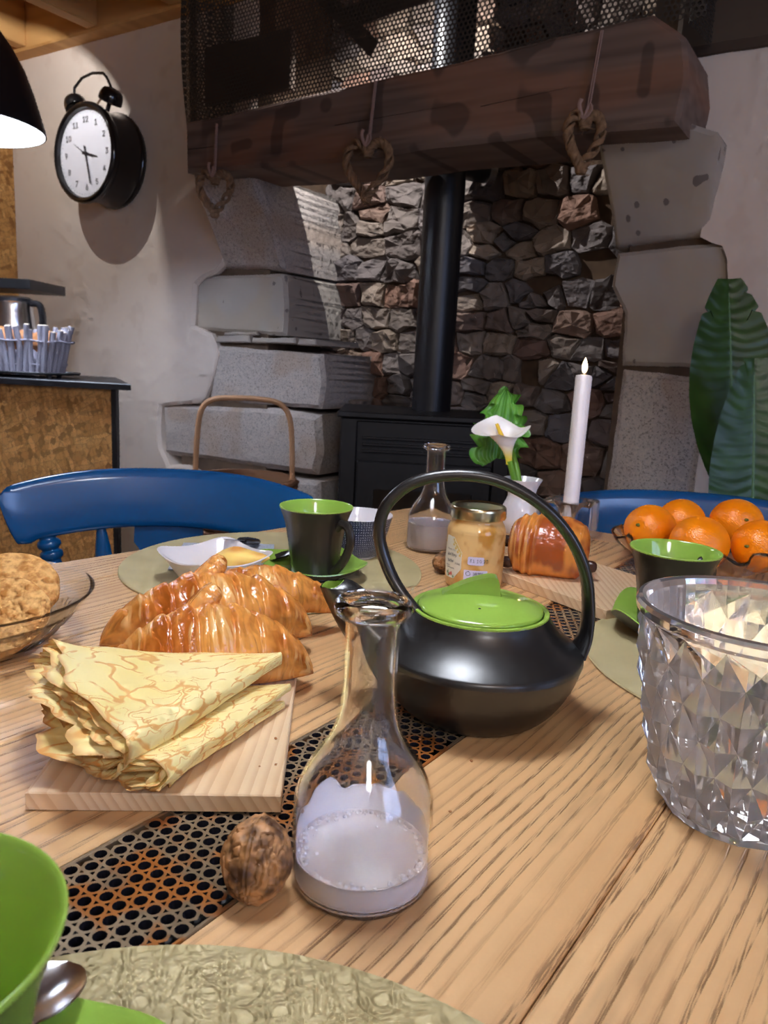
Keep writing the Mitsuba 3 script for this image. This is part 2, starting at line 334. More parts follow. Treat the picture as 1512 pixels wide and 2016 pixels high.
# food
def f_crust(p, n, uv):
    s = fb(uv.x * 40 + 3.0 * ns(uv.x * 7, uv.y * 4) + 1.2 * ns(uv.x * 19, uv.y * 12), uv.y * 5, 1, 3)
    c = mix(C3(218, 150, 70), C3(158, 82, 26), ss(.3, .7, fb(uv.x * 10, uv.y * 7, 4, 4)))
    k = ss(.35, .65, fb(uv.x * 9 + 5, uv.y * 6, 3, 2))
    c = mix(c, C3(234, 190, 122), .75 * ss(.54, .72, s) * (.25 + .75 * k)); return mix(c, C3(118, 56, 16), .6 * ss(.46, .32, s) * ns(uv.x * 20, uv.y * 12))
def b_crust(p, n, uv):
    return .0016 * fb(uv.x * 40 + 3.0 * ns(uv.x * 7, uv.y * 4) + 1.2 * ns(uv.x * 19, uv.y * 12), uv.y * 5, 1, 3) + .0009 * fb(p.x * 300, p.y * 300, p.z * 300, 2)
mat('croissant_crust', proc(f_crust), .27, .5, coat=.6, coat_rough=.15, bump=proc(b_crust, 4e-4))
def f_pastry(p, n, uv):
    c = mix(C3(206, 134, 56), C3(146, 66, 24), ss(.30, .6, fb(uv.x * 6, uv.y * 6, 4, 3)))
    return mix(c, C3(228, 178, 104), .9 * ss(.56, .70, fb(uv.x * 16, uv.y * 2.2, 9, 3)) * ss(.40, .22, uv.x))
mat('pastry_crust', proc(f_pastry), .25, .5, coat=.6, coat_rough=.15, bump=proc(lambda p, n, uv: fb(p.x * 110, p.y * 110, p.z * 110, 3), 6e-4), bscale=.0025)
def f_crepe(p, n, uv):
    x, y = uv.x + .10 * (ns(uv.x * 9, uv.y * 9) - .5) + .045 * (ns(uv.x * 27, uv.y * 27) - .5), uv.y + .10 * (ns(uv.x * 9 + 5, uv.y * 9 + 3) - .5) + .045 * (ns(uv.x * 27 + 9, uv.y * 27) - .5)
    v1, v2 = vor(x * 6.5, y * 6.5), vor(x * 13 + 4, y * 13)
    l1 = ss(.15, .04, v1[1] - v1[0]); l2 = ss(.08, .02, v2[1] - v2[0]) * ss(.5, .7, ns(uv.x * 5 + 2, uv.y * 5))
    c = mix(C3(240, 226, 166), C3(230, 208, 132), fb(uv.x * 6, uv.y * 6, 2))
    c = mix(c, C3(206, 146, 66), .8 * dr.maximum(l1, l2) * ss(.28, .5, fb(uv.x * 14, uv.y * 14, 7)))
    return mix(c, C3(176, 112, 48), .7 * ss(.972, 1.0, uv.x))
mat('crepe', proc(f_crepe), .5, .35, bump=proc(lambda p, n, uv: fb(p.x * 190, p.y * 190, p.z * 190, 3), 5e-4), bscale=.0022)
mat('biscuit', proc(lambda p, n, uv: mix(C3(228, 182, 116), C3(170, 112, 54), ss(.25, .75, fb(p.x * 190, p.y * 190, p.z * 190, 3)))), .8, .2,
    bump=proc(lambda p, n, uv: fb(p.x * 190, p.y * 190, p.z * 190, 3), 6e-4), bscale=.009)
mat('madeleine', proc(lambda p, n, uv: mix(C3(240, 204, 112), C3(206, 140, 62), ss(.45, .75, fb(p.x * 40, p.y * 40, p.z * 60)))), .6, .3)
mat('orange_peel', proc(lambda p, n, uv: mix(C3(250, 146, 8), C3(240, 124, 4), fb(p.x * 30, p.y * 30, p.z * 30))), .30, .5,
    bump=proc(lambda p, n, uv: ns(p.x * 700, p.y * 700, p.z * 700), 3e-4), bscale=.0005)
mat('orange_stem', sr(96, 96, 40), .8, .2)
def f_walnut(p, n, uv): return mix(C3(164, 118, 74), C3(70, 44, 26), ss(.3, .7, fb(p.x * 110, p.y * 110, p.z * 110, 3)))
mat('walnut_shell', proc(f_walnut), .55, .4, bump=proc(lambda p, n, uv: fb(p.x * 150, p.y * 150, p.z * 150, 3), 4e-4), bscale=.004)
mat('chocolate', sr(48, 22, 14), .35); mat('milk', sr(240, 238, 240), .35, .4); mat('milk_foam', sr(232, 232, 236), .5, .4)
scene['m_honey'] = {'type': 'plastic', 'int_ior': 1.5, 'nonlinear': False, 'diffuse_reflectance': proc(lambda p, n, uv: mix(C3(210, 174, 116), C3(180, 128, 58), ss(.45, .72, fb(p.x * 60, p.y * 60, p.z * 45 + 3, 3))))}
mat('label_cream', sr(226, 222, 206), .6, .3); mat('label_comb', sr(206, 180, 96), .6, .3); mat('label_lilac', sr(206, 204, 232), .6, .3); mat('label_red', sr(190, 90, 80), .6); mat('label_leaf', sr(110, 140, 96), .6)
scene['m_glass'] = {'type': 'dielectric', 'int_ior': 1.5, 'ext_ior': 1.0}
# pressed glass, slight haze; pale diffuse share paints in facet shading and reflections
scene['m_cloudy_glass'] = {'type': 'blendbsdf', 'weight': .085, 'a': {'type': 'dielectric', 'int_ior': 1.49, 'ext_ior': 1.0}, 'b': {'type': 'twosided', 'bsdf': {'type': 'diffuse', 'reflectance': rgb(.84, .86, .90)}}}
# plants
def leafmat(name, c1, c2, fr, rough=.35):
    scene['m_' + name] = {'type': 'twosided', 'bsdf': {'type': 'bumpmap', 'arbitrary': proc(lambda p, n, uv: .5 + .5 * dr.sin(uv.x * fr + 3 * ns(uv.x * 9, uv.y * 4)), 1e-3), 'scale': .0007,
        'bsdf': {'type': 'principled', 'base_color': proc(lambda p, n, uv: mix(mi.Color3f(c1), mi.Color3f(c2), fb(uv.x * 14, uv.y * 5, 1))), 'roughness': rough, 'specular': .4}}}
leafmat('leaf_mid', sr(48, 82, 32), sr(28, 56, 20), 150); leafmat('leaf_calla', sr(96, 156, 60), sr(58, 112, 36), 20)
mat('leaf_rib', sr(86, 120, 84), .5); mat('stem_green', sr(92, 140, 40), .4)
mat('spathe', proc(lambda p, n, uv: mix(C3(246, 244, 240), C3(214, 200, 60), ss(.55, .05, uv.x))), .4, .35); mat('spadix', sr(236, 200, 70), .7, .2); mat('pot', sr(120, 84, 64), .8)
scene['m_bulb_glow'] = {'type': 'twosided', 'bsdf': {'type': 'diffuse', 'reflectance': rgb(.8, .8, .8)}}
# ---------------------------------------------------------------- the room
WALL, BACK = 2.09, 2.45
struct('floor', bbox(-3.6, 2.2, -1.8, 2.8, -.08, 0, .001), 'floor_tile')
plL = [(-3.42, 0), (-3.42, 2.34), (-1.93, 2.34), (-1.93, 1.66), (-2.02, 1.66), (-2.05, 1.58), (-2.035, 1.50), (-2.038, 1.40), (-2.05, 1.335), (-2.10, 1.30), (-2.15, 1.288), (-2.195, 1.262), (-2.20, 1.19), (-2.205, 1.116), (-2.16, 1.098),
       (-2.12, 1.088), (-2.095, 1.05), (-2.085, 1.01), (-2.10, .95), (-2.125, .896), (-2.15, .85), (-2.195, .828), (-2.30, .815), (-2.388, .801), (-2.398, .72), (-2.387, .64), (-2.346, .574), (-2.25, .585), (-2.171, .565), (-2.15, .45), (-2.10, .3), (-2.08, 0)]
struct('wall_back', displace(wallslab(rough(Polygon(plL), .03, .006, 3), WALL, 2.55, .012), .003, 9, 1), 'plaster', planar='xz')
plR = [(-.548, 1.80), (-.548, 1.773), (-.44, 1.773), (.2, 1.772), (2.1, 1.772), (2.1, 0), (-.40, 0), (-.37, .6), (-.36, 1.0), (-.345, 1.12), (-.349, 1.25), (-.362, 1.31), (-.378, 1.352), (-.405, 1.362), (-.428, 1.372), (-.424, 1.43), (-.418, 1.50), (-.420, 1.565), (-.45, 1.595), (-.49, 1.61), (-.522, 1.623), (-.53, 1.70)]
struct('wall_back_right', displace(wallslab(rough(Polygon(plR), .03, .004, 5), WALL, 2.55, .012), .002, 9, 2), 'plaster', planar='xz')
struct('wall_upper', displace(wallslab(rough(sbox(-.548, 1.778, 2.1, 2.36), .06, .004, 6), 2.06, 2.55, .015), .003, 8, 4), 'soot_wall', planar='xz')
struct('wall_left', bbox(-3.42, -3.30, -1.8, 2.09, 0, 2.6, .001), 'osb')
struct('wall_front', bbox(-3.42, 2.2, -1.92, -1.8, 0, 2.6, .001), 'wall_plain')
wr = to_man(bbox(2.0, 2.12, -1.8, 2.6, 0, 2.6, .001)) - to_man(bbox(1.9, 2.3, -.55, .65, .95, 2.0, .001))
struct('wall_right', from_man(wr), 'wall_plain', False)
struct('window_1', cat(bbox(1.99, 2.06, -.55, .65, .95, .99), bbox(1.99, 2.06, -.55, .65, 1.96, 2.0), bbox(1.99, 2.06, -.55, -.51, .95, 2.0), bbox(1.99, 2.06, .61, .65, .95, 2.0), bbox(1.99, 2.06, .03, .07, .95, 2.0), bbox(1.99, 2.06, -.55, .65, 1.46, 1.49)), 'wall_plain')
k = struct('window_1__daylight_pane', TM([(2.05, -.55, .95), (2.05, .65, .95), (2.05, .65, 2.0), (2.05, -.55, 2.0)], [(0, 2, 1), (0, 3, 2)]), 'bulb_glow', False, parent=None)
scene[k]['emitter'] = {'type': 'area', 'radiance': rgb(*WINDOW)}; labels.pop(k)
ce = struct('ceiling', bbox(-3.6, 2.2, -1.92, 2.6, 2.36, 2.44, .001), 'wood_joist')
struct('trim_1', bbox(-3.30, -1.9, 2.02, 2.10, 2.165, 2.36, .006), 'wood_joist')
for i, x in enumerate((-3.10, -2.66, -2.22, -1.78, -1.34, -.9, -.46, -.02, .42, .86, 1.3, 1.74)):
    struct('ceiling__joist', bbox(x - .03, x + .03, -1.8, 2.02, 2.175, 2.36, .004), 'wood_joist')

# the chimney breast: rubble back wall, dressed jambs
struct('wall_chimney', bbox(-2.3, -.1, BACK, 2.56, 0, 2.36, .001), 'mortar')
struct('wall_chimney_left', bbox(-2.3, -1.86, 2.12, BACK, 0, 2.36, .001), 'mortar')
struct('wall_chimney_right', bbox(-.62, -.1, 2.12, BACK, 0, 2.36, .001), 'mortar')
def stone(poly, y0, depth, sd):
    """a lump of rubble on a polygon, proud of y0 towards the room"""
    r = np.random.default_rng(sd); c = np.array(poly.exterior.coords)[:-1]; n = len(c); m = c.mean(0)
    A = np.c_[c, np.full(n, y0 + .04)]; B = np.c_[m + (c - m) * r.uniform(.97, 1.03, (n, 1)), y0 - depth * r.uniform(.45, .85, n)]
    q = m + (c - m) * r.uniform(.66, .92, (n, 1)); tilt = r.normal(0, .8, 2)
    D = np.c_[q, y0 - depth * (1 + r.uniform(-.25, .25, n)) - ((q - m) @ tilt) * .28]; e = np.array([[*(m + r.normal(0, .006, 2)), y0 - depth * r.uniform(.95, 1.25)]])
    v = np.vstack([A, B, D, e])[:, [0, 2, 1]]; i = np.arange(n); j = (i + 1) % n; f = []
    for k in (0, 1): f += [np.stack([i + k * n, j + k * n, j + (k + 1) * n], 1), np.stack([i + k * n, j + (k + 1) * n, i + (k + 1) * n], 1)]
    f.append(np.stack([i + 2 * n, j + 2 * n, np.full(n, 3 * n)], 1))
    mesh = TM(v, np.vstack(f)); mesh.fix_normals()
    return mesh, sd % 1000 + 1
def rubble(x0, x1, z0, z1, y0, holder, sd, hmin=.055, hmax=.115, wk=1.0):
    r = np.random.default_rng(sd); seeds, z = [], z0 - .1
    while z < z1 + .1:
        h = r.uniform(hmin, hmax); x = x0 - .2 + r.uniform(0, .1)
        while x < x1 + .2:
            w = r.uniform(.06, .17) * wk if r.random() > .25 else r.uniform(.035, .06)
            if w > .10 or r.random() < .62: seeds.append((x + w / 2, z + h / 2 + r.normal(0, .006)))
            else: seeds += [(x + w / 2 + r.normal(0, .008), z + h * .27), (x + w / 2 + r.normal(0, .01), z + h * .76)]
            x += w
        z += h
    s = np.array(seeds) * [.62, 1]; V = Voronoi(s); k = 0
    for p, reg in enumerate(V.point_region):
        g = V.regions[reg]
        if not g or -1 in g: continue
        P = Polygon(V.vertices[g] / [.62, 1]).intersection(sbox(x0, z0, x1, z1))
        if P.is_empty or P.geom_type != 'Polygon': continue
        P = P.buffer(-.0075).buffer(.005, quad_segs=2).simplify(.003)
        if P.is_empty or P.geom_type != 'Polygon' or P.area < 2.5e-4: continue
        c = np.array(shapely.segmentize(P.exterior, .05).coords)[:-1]; c = c + r.normal(0, .0032, c.shape)
        if not Polygon(c).is_valid or not 4 <= len(c) <= 18: continue
        k += 1; m, col = stone(Polygon(c), y0, r.uniform(.018, .048), sd * 1000 + k)
        add(holder, 'stone', m, 'rubble', False, planar='xz', shift=np.array([20.0 * col, 0]))
rubble(-1.86, -.56, .34, 2.34, BACK, 'wall_chimney', 11)
# left jamb, bottom to top: (outline in x and z, material, front y)
def jamb(holder, pts, m, y0, y1, sd, bev=.014, corbel=None, label=None):
    g = wallslab(rough(Polygon(pts), .025, .004, sd), y0, y1, bev); v = g.vertices.copy()
    if corbel:
        a, z0, z1 = corbel; t = np.clip((v[:, 2] - z0) / (z1 - z0), 0, 1); v[:, 1] -= np.where(v[:, 1] < 2.3, a * t ** 1.1, 0)
    g.vertices = v; add(holder, 'ashlar', g, m, 35, label=label, planar='xz')
L = 'wall_chimney_left'
jamb(L, [(-2.13, .0), (-1.60, 0), (-1.585, .33), (-1.60, .60), (-2.12, .58)], 'granite', 2.10, 2.45, 21)
jamb(L, [(-2.39, .61), (-1.62, .62), (-1.60, .70), (-1.615, .828), (-1.80, .838), (-2.40, .815)], 'granite', 2.105, 2.45, 22, .02)
jamb(L, [(-2.14, .845), (-1.61, .85), (-1.595, .93), (-1.61, 1.035), (-2.10, 1.045)], 'granite', 2.105, 2.45, 23, .022)
for a, b, z, h in ((-2.10, -1.93, 1.058, .028), (-1.925, -1.72, 1.062, .022), (-1.715, -1.63, 1.06, .024), (-2.06, -1.90, 1.085, .014)):
    jamb(L, [(a, z), (b, z + .003), (b - .005, z + h), (a + .006, z + h - .004)], 'dressed_stone', 2.10, 2.35, 24 + int(z * 1000) % 7, .004)
jamb(L, [(-2.21, 1.10), (-1.775, 1.09), (-1.77, 1.20), (-1.785, 1.29), (-1.80, 1.30), (-2.21, 1.297)], 'dressed_stone', 2.11, 2.47, 28, .012)
jamb(L, [(-2.07, 1.315), (-1.79, 1.308), (-1.785, 1.45), (-1.80, 1.60), (-2.08, 1.62)], 'granite', 2.11, 2.47, 29, .016, (.15, 1.31, 1.58))
for i, (a, b, z, h) in enumerate(((-1.60, -1.52, .36, .10), (-1.60, -1.53, .47, .07), (-1.60, -1.535, .55, .06), (-1.605, -1.54, .62, .05), (-1.61, -1.55, .68, .06), (-1.60, -1.53, .75, .08), (-1.62, -1.56, .84, .05))):
    m, col = stone(rough(Polygon([(a, z), (b, z + .005), (b + .004, z + h - .012), (a + .004, z + h - .008)]), .04, .004, i), 2.30, .04, 900 + i); add(L, 'stone', m, 'rubble', False, planar='xz', shift=np.array([20.0 * col, 0]))
Rj = 'wall_chimney_right'
jamb(Rj, [(-.60, 0), (-.30, 0), (-.30, .55), (-.37, .62), (-.605, .60)], 'granite', 2.10, 2.45, 31)
jamb(Rj, [(-.612, .61), (-.35, .62), (-.34, 1.02), (-.60, 1.035)], 'granite', 2.105, 2.45, 32)
jamb(Rj, [(-.605, 1.045), (-.33, 1.05), (-.33, 1.34), (-.40, 1.352), (-.648, 1.335), (-.655, 1.25), (-.63, 1.21), (-.612, 1.18)], 'dressed_stone', 2.105, 2.45, 33, .01)
jamb(Rj, [(-.655, 1.348), (-.44, 1.366), (-.425, 1.385), (-.405, 1.57), (-.52, 1.612), (-.68, 1.60), (-.672, 1.5)], 'dressed_stone', 2.11, 2.45, 34, .012, (.17, 1.35, 1.6))

# mantel beam
bm = [(-1.990, 1.655), (-1.988, 1.582), (-1.75, 1.575), (-1.32, 1.562), (-1.096, 1.572), (-.775, 1.570), (-.465, 1.560), (-.455, 1.66), (-.470, 1.735), (-.545, 1.795), (-.775, 1.785), (-1.022, 1.768), (-1.507, 1.752), (-1.80, 1.738), (-1.99, 1.733)]
g = wallslab(rough(Polygon(bm), .03, .003, 41), 1.85, 2.10, .010)
cr = to_man(g)
for (x0, z0, x1, z1, d) in ((-2.02, 1.652, -1.80, 1.647, .05), (-1.40, 1.66, -1.02, 1.668, .02), (-.95, 1.655, -.72, 1.67, .02)):
    cr = cr - to_man(trimesh.convex.convex_hull(np.array([(x0, 1.80, z0 - .0035), (x0, 1.80, z0 + .0035), (x1, 1.80, z1 - .001), (x1, 1.80, z1 + .001), (x0, 1.85 + d, z0), (x1, 1.855, z1)])))
beam = solo('mantel_beam', from_man(cr), 'wood_mantel', 'dark rough-hewn oak beam across the fireplace below the perforated hood', 'beam', planar='xz')

# perforated hood: hexagonal holes in a sheet that turns into the wall at its left end
def hood():
    path = [(-1.985, 2.10), (-2.075, 2.06), (-2.095, 2.0), (-2.06, 1.925), (-1.97, 1.88), (-1.86, 1.868), (-.56, 1.868), (-.48, 1.90), (-.46, 2.06)]
    P = np.array(smooth_prof([(a + 10, b) for a, b in path], 8)) - [10, 0]; L = np.r_[0, np.cumsum(np.linalg.norm(np.diff(P, axis=0), axis=1))]
    pit = .0125; rowh = pit * math.sqrt(3) / 2; v, f = [], []
    zb = lambda x: np.interp(x, [-1.99, -1.507, -1.022, -.775, -.545], [1.728, 1.750, 1.764, 1.78, 1.79])
    nr, nc = int(.60 / rowh), int(L[-1] / pit)
    a6 = np.arange(6) * PI / 3 + PI / 6
    for r in range(nr):
        for c in range(nc):
            s = (c + .5 * (r % 2) + .5) * pit; z = r * rowh
            if s > L[-1] - pit: continue
            x, y = np.interp(s, L, P[:, 0]), np.interp(s, L, P[:, 1]); zz = zb(x) + z - .006
            if zz > 2.36: continue
            b = len(v)
            for rr, sq in ((pit / math.sqrt(3), 1), (pit * .36, 1)):
                for a in a6:
                    q = np.clip(s + rr * math.cos(a), 0, L[-1]); h = zz + rr * math.sin(a) * sq
                    bul = .022 * math.sin(PI * np.clip((h - 1.73) / .6, 0, 1)) * (1 if q < .25 else .35)
                    X, Y = np.interp(q, L, P[:, 0]), np.interp(q, L, P[:, 1]); t = np.array([np.interp(q + .004, L, P[:, 0]) - X, np.interp(q + .004, L, P[:, 1]) - Y]); t /= np.linalg.norm(t) + 1e-9
                    v.append((X - t[1] * -bul * -1 * -1 if False else X + (t[1]) * bul * (1 if q < .25 else 0), Y - bul * (0 if q < .1 else 1) * abs(t[0]), h))
            for i in range(6):
                j = (i + 1) % 6; f += [(b + i, b + j, b + 6 + j), (b + i, b + 6 + j, b + 6 + i)]
    return TM(v, f)
hd = thing('extractor_hood', 'curved perforated metal hood above the dark mantel beam', 'hood')
add(hd, 'perforated_sheet', hood(), 'hood_steel', False)
add(hd, 'back_board', bbox(-1.98, -1.62, 1.92, 1.945, 1.80, 1.97), 'soot_wall')
add(hd, 'smoke_flap', mv(bbox(-.30, .20, -.002, .002, -.022, .022, .001), (-1.475, 1.925, 2.00), ry=math.radians(42), rx=.1), 'hood_steel')
add(hd, 'smoke_flap', mv(bbox(-.30, .42, -.002, .002, -.03, .03, .001), (-1.13, 1.93, 1.995), ry=math.radians(-6), rx=.1), 'hood_steel')

# three straw hearts on ribbons
def heart_curve(w, h, n=40):
    t = np.linspace(0, 2 * PI, n, endpoint=False); x = 16 * np.sin(t) ** 3; y = 13 * np.cos(t) - 5 * np.cos(2 * t) - 2 * np.cos(3 * t) - np.cos(4 * t)
    return np.stack([x / 32 * w, np.zeros(n), (y - y.max()) / (y.max() - y.min()) * h], 1)
def heart(loc, w, h, rt, rz, ribbon, label, sd):
    k = thing('straw_heart', label, 'ornament', 'straw hearts hanging from the mantel beam'); c = heart_curve(w, h); c = np.vstack([c, c[:1]])
    r0 = np.random.default_rng(sd); parts = []
    for s in range(13):                                # strands wound round each other
        ph = s * 2 * PI / 13 * 2; n = 120; t = np.linspace(0, 1, n); q = np.stack([np.interp(t * 40, np.arange(41), c[:, i]) for i in range(3)], 1)
        d = np.gradient(q, axis=0); d /= np.linalg.norm(d, axis=1, keepdims=True); a = np.array([0, 1.0, 0]); b = np.cross(d, a)
        w_ = ph + t * 2 * PI * (7 + s % 3); rr = rt * (.72 + .28 * r0.random())
        parts.append(tube(q + rr * (np.cos(w_)[:, None] * a + np.sin(w_)[:, None] * b), rt * .30, 5, False))
    for s in range(34):                               # stray ends
        t0 = r0.uniform(0, 40); p = np.array([np.interp(t0, np.arange(41), c[:, i]) for i in range(3)]); d = r0.normal(0, 1, 3) * [1, .7, 1]; d /= np.linalg.norm(d); parts.append(tube([p + d * rt * .4, p + d * rt * r0.uniform(1.3, 2.0) + r0.normal(0, .003, 3)], .0009, 4, False))
    m = cat(*parts); add(k, 'straw_ring', mv(m, loc, rz), 'straw', True)
    x, y, z = loc; zt = ribbon[2]
    add(k, 'ribbon', cat(tube([(ribbon[0], ribbon[1], zt), (x, y - .004, z - .02)], .0022, 6, flat=1.8), tube([(ribbon[0] + .004, ribbon[1], zt), (x + .006, y - .006, z - .02)], .0018, 6, flat=1.8)), 'ribbon')
    bow = [(x, y - .012, z - .012), (x + .012, y - .018, z + .014), (x + .016, y - .016, z + .004), (x, y - .014, z - .010), (x - .012, y - .016, z + .016), (x - .008, y - .016, z + .03)]
    add(k, 'bow', tube(smooth_prof(bow, 5), .0025, 6, flat=2), 'ribbon')
heart((-1.842, 1.835, 1.565), .105, .125, .011, .35, (-1.845, 1.842, 1.71), 'small straw heart at the left end of the mantel beam', 1)
heart((-1.268, 1.832, 1.598), .125, .150, .011, .25, (-1.262, 1.842, 1.752), 'straw heart in the middle of the beam, beside the black flue', 2)
heart((-.668, 1.832, 1.600), .075, .125, .011, .5, (-.655, 1.842, 1.775), 'shaggy straw heart on a long ribbon before the right jamb', 3)

# stove and flue
st = thing('wood_stove', 'black steel wood stove standing in the stone fireplace', 'stove')
SA = AX + .0; SX, SY = (-1.357 - .923) / 2, (1.879 + 2.154) / 2
def sv(m): return mv(m, (SX, SY, 0), SA)
add(st, 'top_plate', sv(bbox(-.268, .268, -.012, .36, .853, .872)), 'stove_black')
body = to_man(bbox(-.257, .257, 0, .35, .14, .853)) - to_man(bbox(-.21, .21, -.02, .012, .20, .845))
add(st, 'body', sv(from_man(body)), 'stove_black')
for z in (.795, .775, .755): add(st, 'vent_slat', sv(bbox(-.19, .17, -.002, .012, z - .0035, z + .0035, .001)), 'black_steel')
dr_ = to_man(bbox(-.205, .205, -.006, .012, .22, .725)) - to_man(bbox(-.150, .150, -.02, .05, .28, .640))
dk = add(st, 'door', sv(from_man(dr_)), 'stove_black', 30)
add(dk, 'glass_pane', sv(bbox(-.15, .15, .002, .008, .28, .64, .001)), 'stove_glass')
add(dk, 'knob', sv(mv(trimesh.creation.icosphere(2, .007), (-.03, -.016, .68))), 'chrome')
for x in (-.235, .235):
    for y in (.02, .32): add(st, 'leg', sv(bbox(x - .018, x + .018, y - .01, y + .03, 0, .14)), 'stove_black')
fl = thing('flue_pipe', 'matt black flue pipe rising from the stove past the beam', 'pipe')
add(fl, 'pipe', tube([(-1.25, 2.235, .87), (-1.25, 2.235, 1.3), (-1.25, 2.235, 1.75), (-1.25, 2.235, 2.34)], .064, 32), 'flue_black')
el = add(fl, 'elbow', tube([(-1.25, 2.235, 1.66), (-1.235, 2.31, 1.665), (-1.18, 2.395, 1.665)], .062, 32), 'flue_black')
add(fl, 'collar', mv(tube([(-1.190, 2.385, 1.665), (-1.176, 2.400, 1.665)], .070, 32)), 'chrome')

# log basket with a tall cane handle
lb = thing('log_basket', 'tall wicker log basket with an arched cane handle by the chimney', 'basket')
LO = np.array([-1.612, 1.735, 0]); lr = np.array([math.cos(AX), math.sin(AX), 0])
hp = [LO + lr * a + np.array([0, 0, z]) for a, z in ((-.150, .44), (-.148, .60), (-.143, .76), (-.130, .85), (-.095, .884), (-.03, .892), (.05, .892), (.105, .882), (.135, .845), (.146, .76), (.15, .60), (.15, .44))]
add(lb, 'handle', tube(smooth_prof([tuple(p + 5) for p in hp], 5) - np.array([5.0]), .0085, 10), 'rattan')
wk = []
for i in range(30):
    z = .05 + i * .0205; ph = np.linspace(0, 2 * PI, 61); r = .145 + .02 * z + .004 * np.cos(ph * 15 + (i % 2) * PI)
    wk.append(tube(np.stack([LO[0] + r * np.cos(ph), LO[1] + r * np.sin(ph), np.full(61, z)], 1), .0098, 5, False))
lab(add(lb, 'weave', cat(*wk), 'wicker', True), kind='stuff')
add(lb, 'base', mv(lathe([(0, 0), (.14, 0), (.148, .3), (.154, .655), (.148, .655), (.14, .3), (.13, .02), (0, .02)], 32), LO), 'wicker')

# bar counter: OSB front, black frame and top
ct = thing('bar_counter', 'chipboard bar counter with a black top and black corner post', 'counter')
CO = np.array([-1.892, 1.554, 0])
def cv(m): return mv(m, CO, AX)
CP = Polygon([(-1.3, -.02), (0, -.02), (-.20, .42), (-1.3, .42)])
add(ct, 'top', cv(slab(CP, .019, .002, .899)), 'black_steel', 20)
add(ct, 'post', cv(bbox(-.068, -.053, .0, .03, 0, .899, .002)), 'black_steel'); add(ct, 'post', cv(bbox(-.268, -.253, .35, .38, 0, .899, .002)), 'black_steel')
add(ct, 'front_panel', cv(bbox(-1.25, -.069, .006, .02, .02, .899, .001)), 'osb'); add(ct, 'side_panel', cv(slab(Polygon([(-.072, .03), (-.062, .03), (-.245, .35), (-.255, .35)]), .87, .001, .02)), 'osb')
# wall shelf
sh = solo('wall_shelf', mv(bbox(-.9, 0, 0, .30, 1.205, 1.240, .002), (-2.575, 1.675, 0), AX), 'black_steel', 'thick black shelf on the left edge above the coffee jug', 'shelf')
# stick basket on its tray
tr = thing('wire_tray', 'thin black oval tray under the stick basket', 'tray')
BO = np.array([-2.295, 1.462, .918])
add(tr, 'plate', mv(lathe([(0, .010), (.170, .010), (.176, .016), (.172, .018), (.166, .014), (0, .014)], 40, lambda t: 1 / math.sqrt((math.cos(t)) ** 2 + (math.sin(t) / .62) ** 2)), BO, AX), 'black_steel')
for t in (.5, 2.6, 3.7, 5.7): add(tr, 'foot', mv(lathe([(0, 0), (.008, 0), (.008, .011), (0, .011)], 10), BO + np.array([.13 * math.cos(t + AX), .09 * math.sin(t + AX), 0])), 'black_steel')
sb = thing('stick_basket', 'oval basket of whitewashed upright sticks on the bar counter', 'basket')
rb = np.random.default_rng(5); wires = {0: [], 1: []}
for i in range(40):
    t = 2 * PI * i / 40; a = np.array([.118 * math.cos(t), .072 * math.sin(t), 0]); b = np.array([.147 * math.cos(t + rb.normal(0, .05)), .094 * math.sin(t + rb.normal(0, .05)), .120 + rb.uniform(0, .022)])
    r = rb.uniform(.0075, .0105); m = (a + b) / 2 + rb.normal(0, .003, 3); Q = [a, m, b]
    k = add(sb, 'stick', mv(tube(Q, [r * 1.05, r, r], 9), BO + [0, 0, .018], AX), 'stick_paint')
    d = (b - m) / np.linalg.norm(b - m); add(k, 'cut_end', mv(tube([b, b + d * .0012], r * .9, 9), BO + [0, 0, .018], AX), 'stick_cut')
for z, s in ((.022, 1.10), (.093, 1.30)):
    ph = np.linspace(0, 2 * PI, 81); wob = .003 * np.cos(ph * 40)
    add(sb, 'wire', mv(tube(np.stack([(.118 * s + wob) * np.cos(ph), (.072 * s + wob) * np.sin(ph), z + .002 * np.sin(ph * 9)], 1), .0028, 6, False), BO + [0, 0, .018], AX), 'stick_paint', True)
add(sb, 'base', mv(lathe([(0, 0), (.115, 0), (.115, .008), (0, .008)], 32, lambda t: 1 / math.sqrt((math.cos(t)) ** 2 + (math.sin(t) / .61) ** 2)), BO + [0, 0, .018], AX), 'stick_paint')
for i, (x, y, z, s, wh) in enumerate(((-.075, .0, .11, .050, 'left of the others'), (.07, .01, .108, .046, 'nearest the wall'), (.0, -.005, .112, .040, 'between two others'))):
    g = trimesh.creation.icosphere(3, s); g.vertices *= [1.25, .9, .8]
    solo('bread_roll', displace(mv(g, BO + [x * math.cos(AX), x * math.sin(AX) + y, z], AX), .006, 30, i), 'crust_brown', 'brown bread roll in the whitewashed stick basket, ' + wh, 'bread', 'rolls in the stick basket')
kt = thing('coffee_jug', 'steel coffee jug with a black handle behind the stick basket', 'jug')
KO = np.array([-2.475, 1.545, .918])
add(kt, 'body', mv(lathe(smooth_prof([(0, 0), (.068, 0), (.072, .01), (.07, .14), (.062, .22), (.064, .235)], 4) + [(.058, .235), (0, .225)], 36), KO), 'chrome')
add(kt, 'lid', mv(lathe([(0, .226), (.060, .226), (.060, .246), (.05, .252), (0, .254)], 36), KO), 'black_plastic')
hk = [(.062, 0, .232), (.088, 0, .228), (.098, 0, .19), (.094, 0, .12), (.082, 0, .06), (.07, 0, .045)]
add(kt, 'handle', mv(tube(smooth_prof(hk, 5), .011, 10, flat=1.4), KO, AX), 'black_plastic')

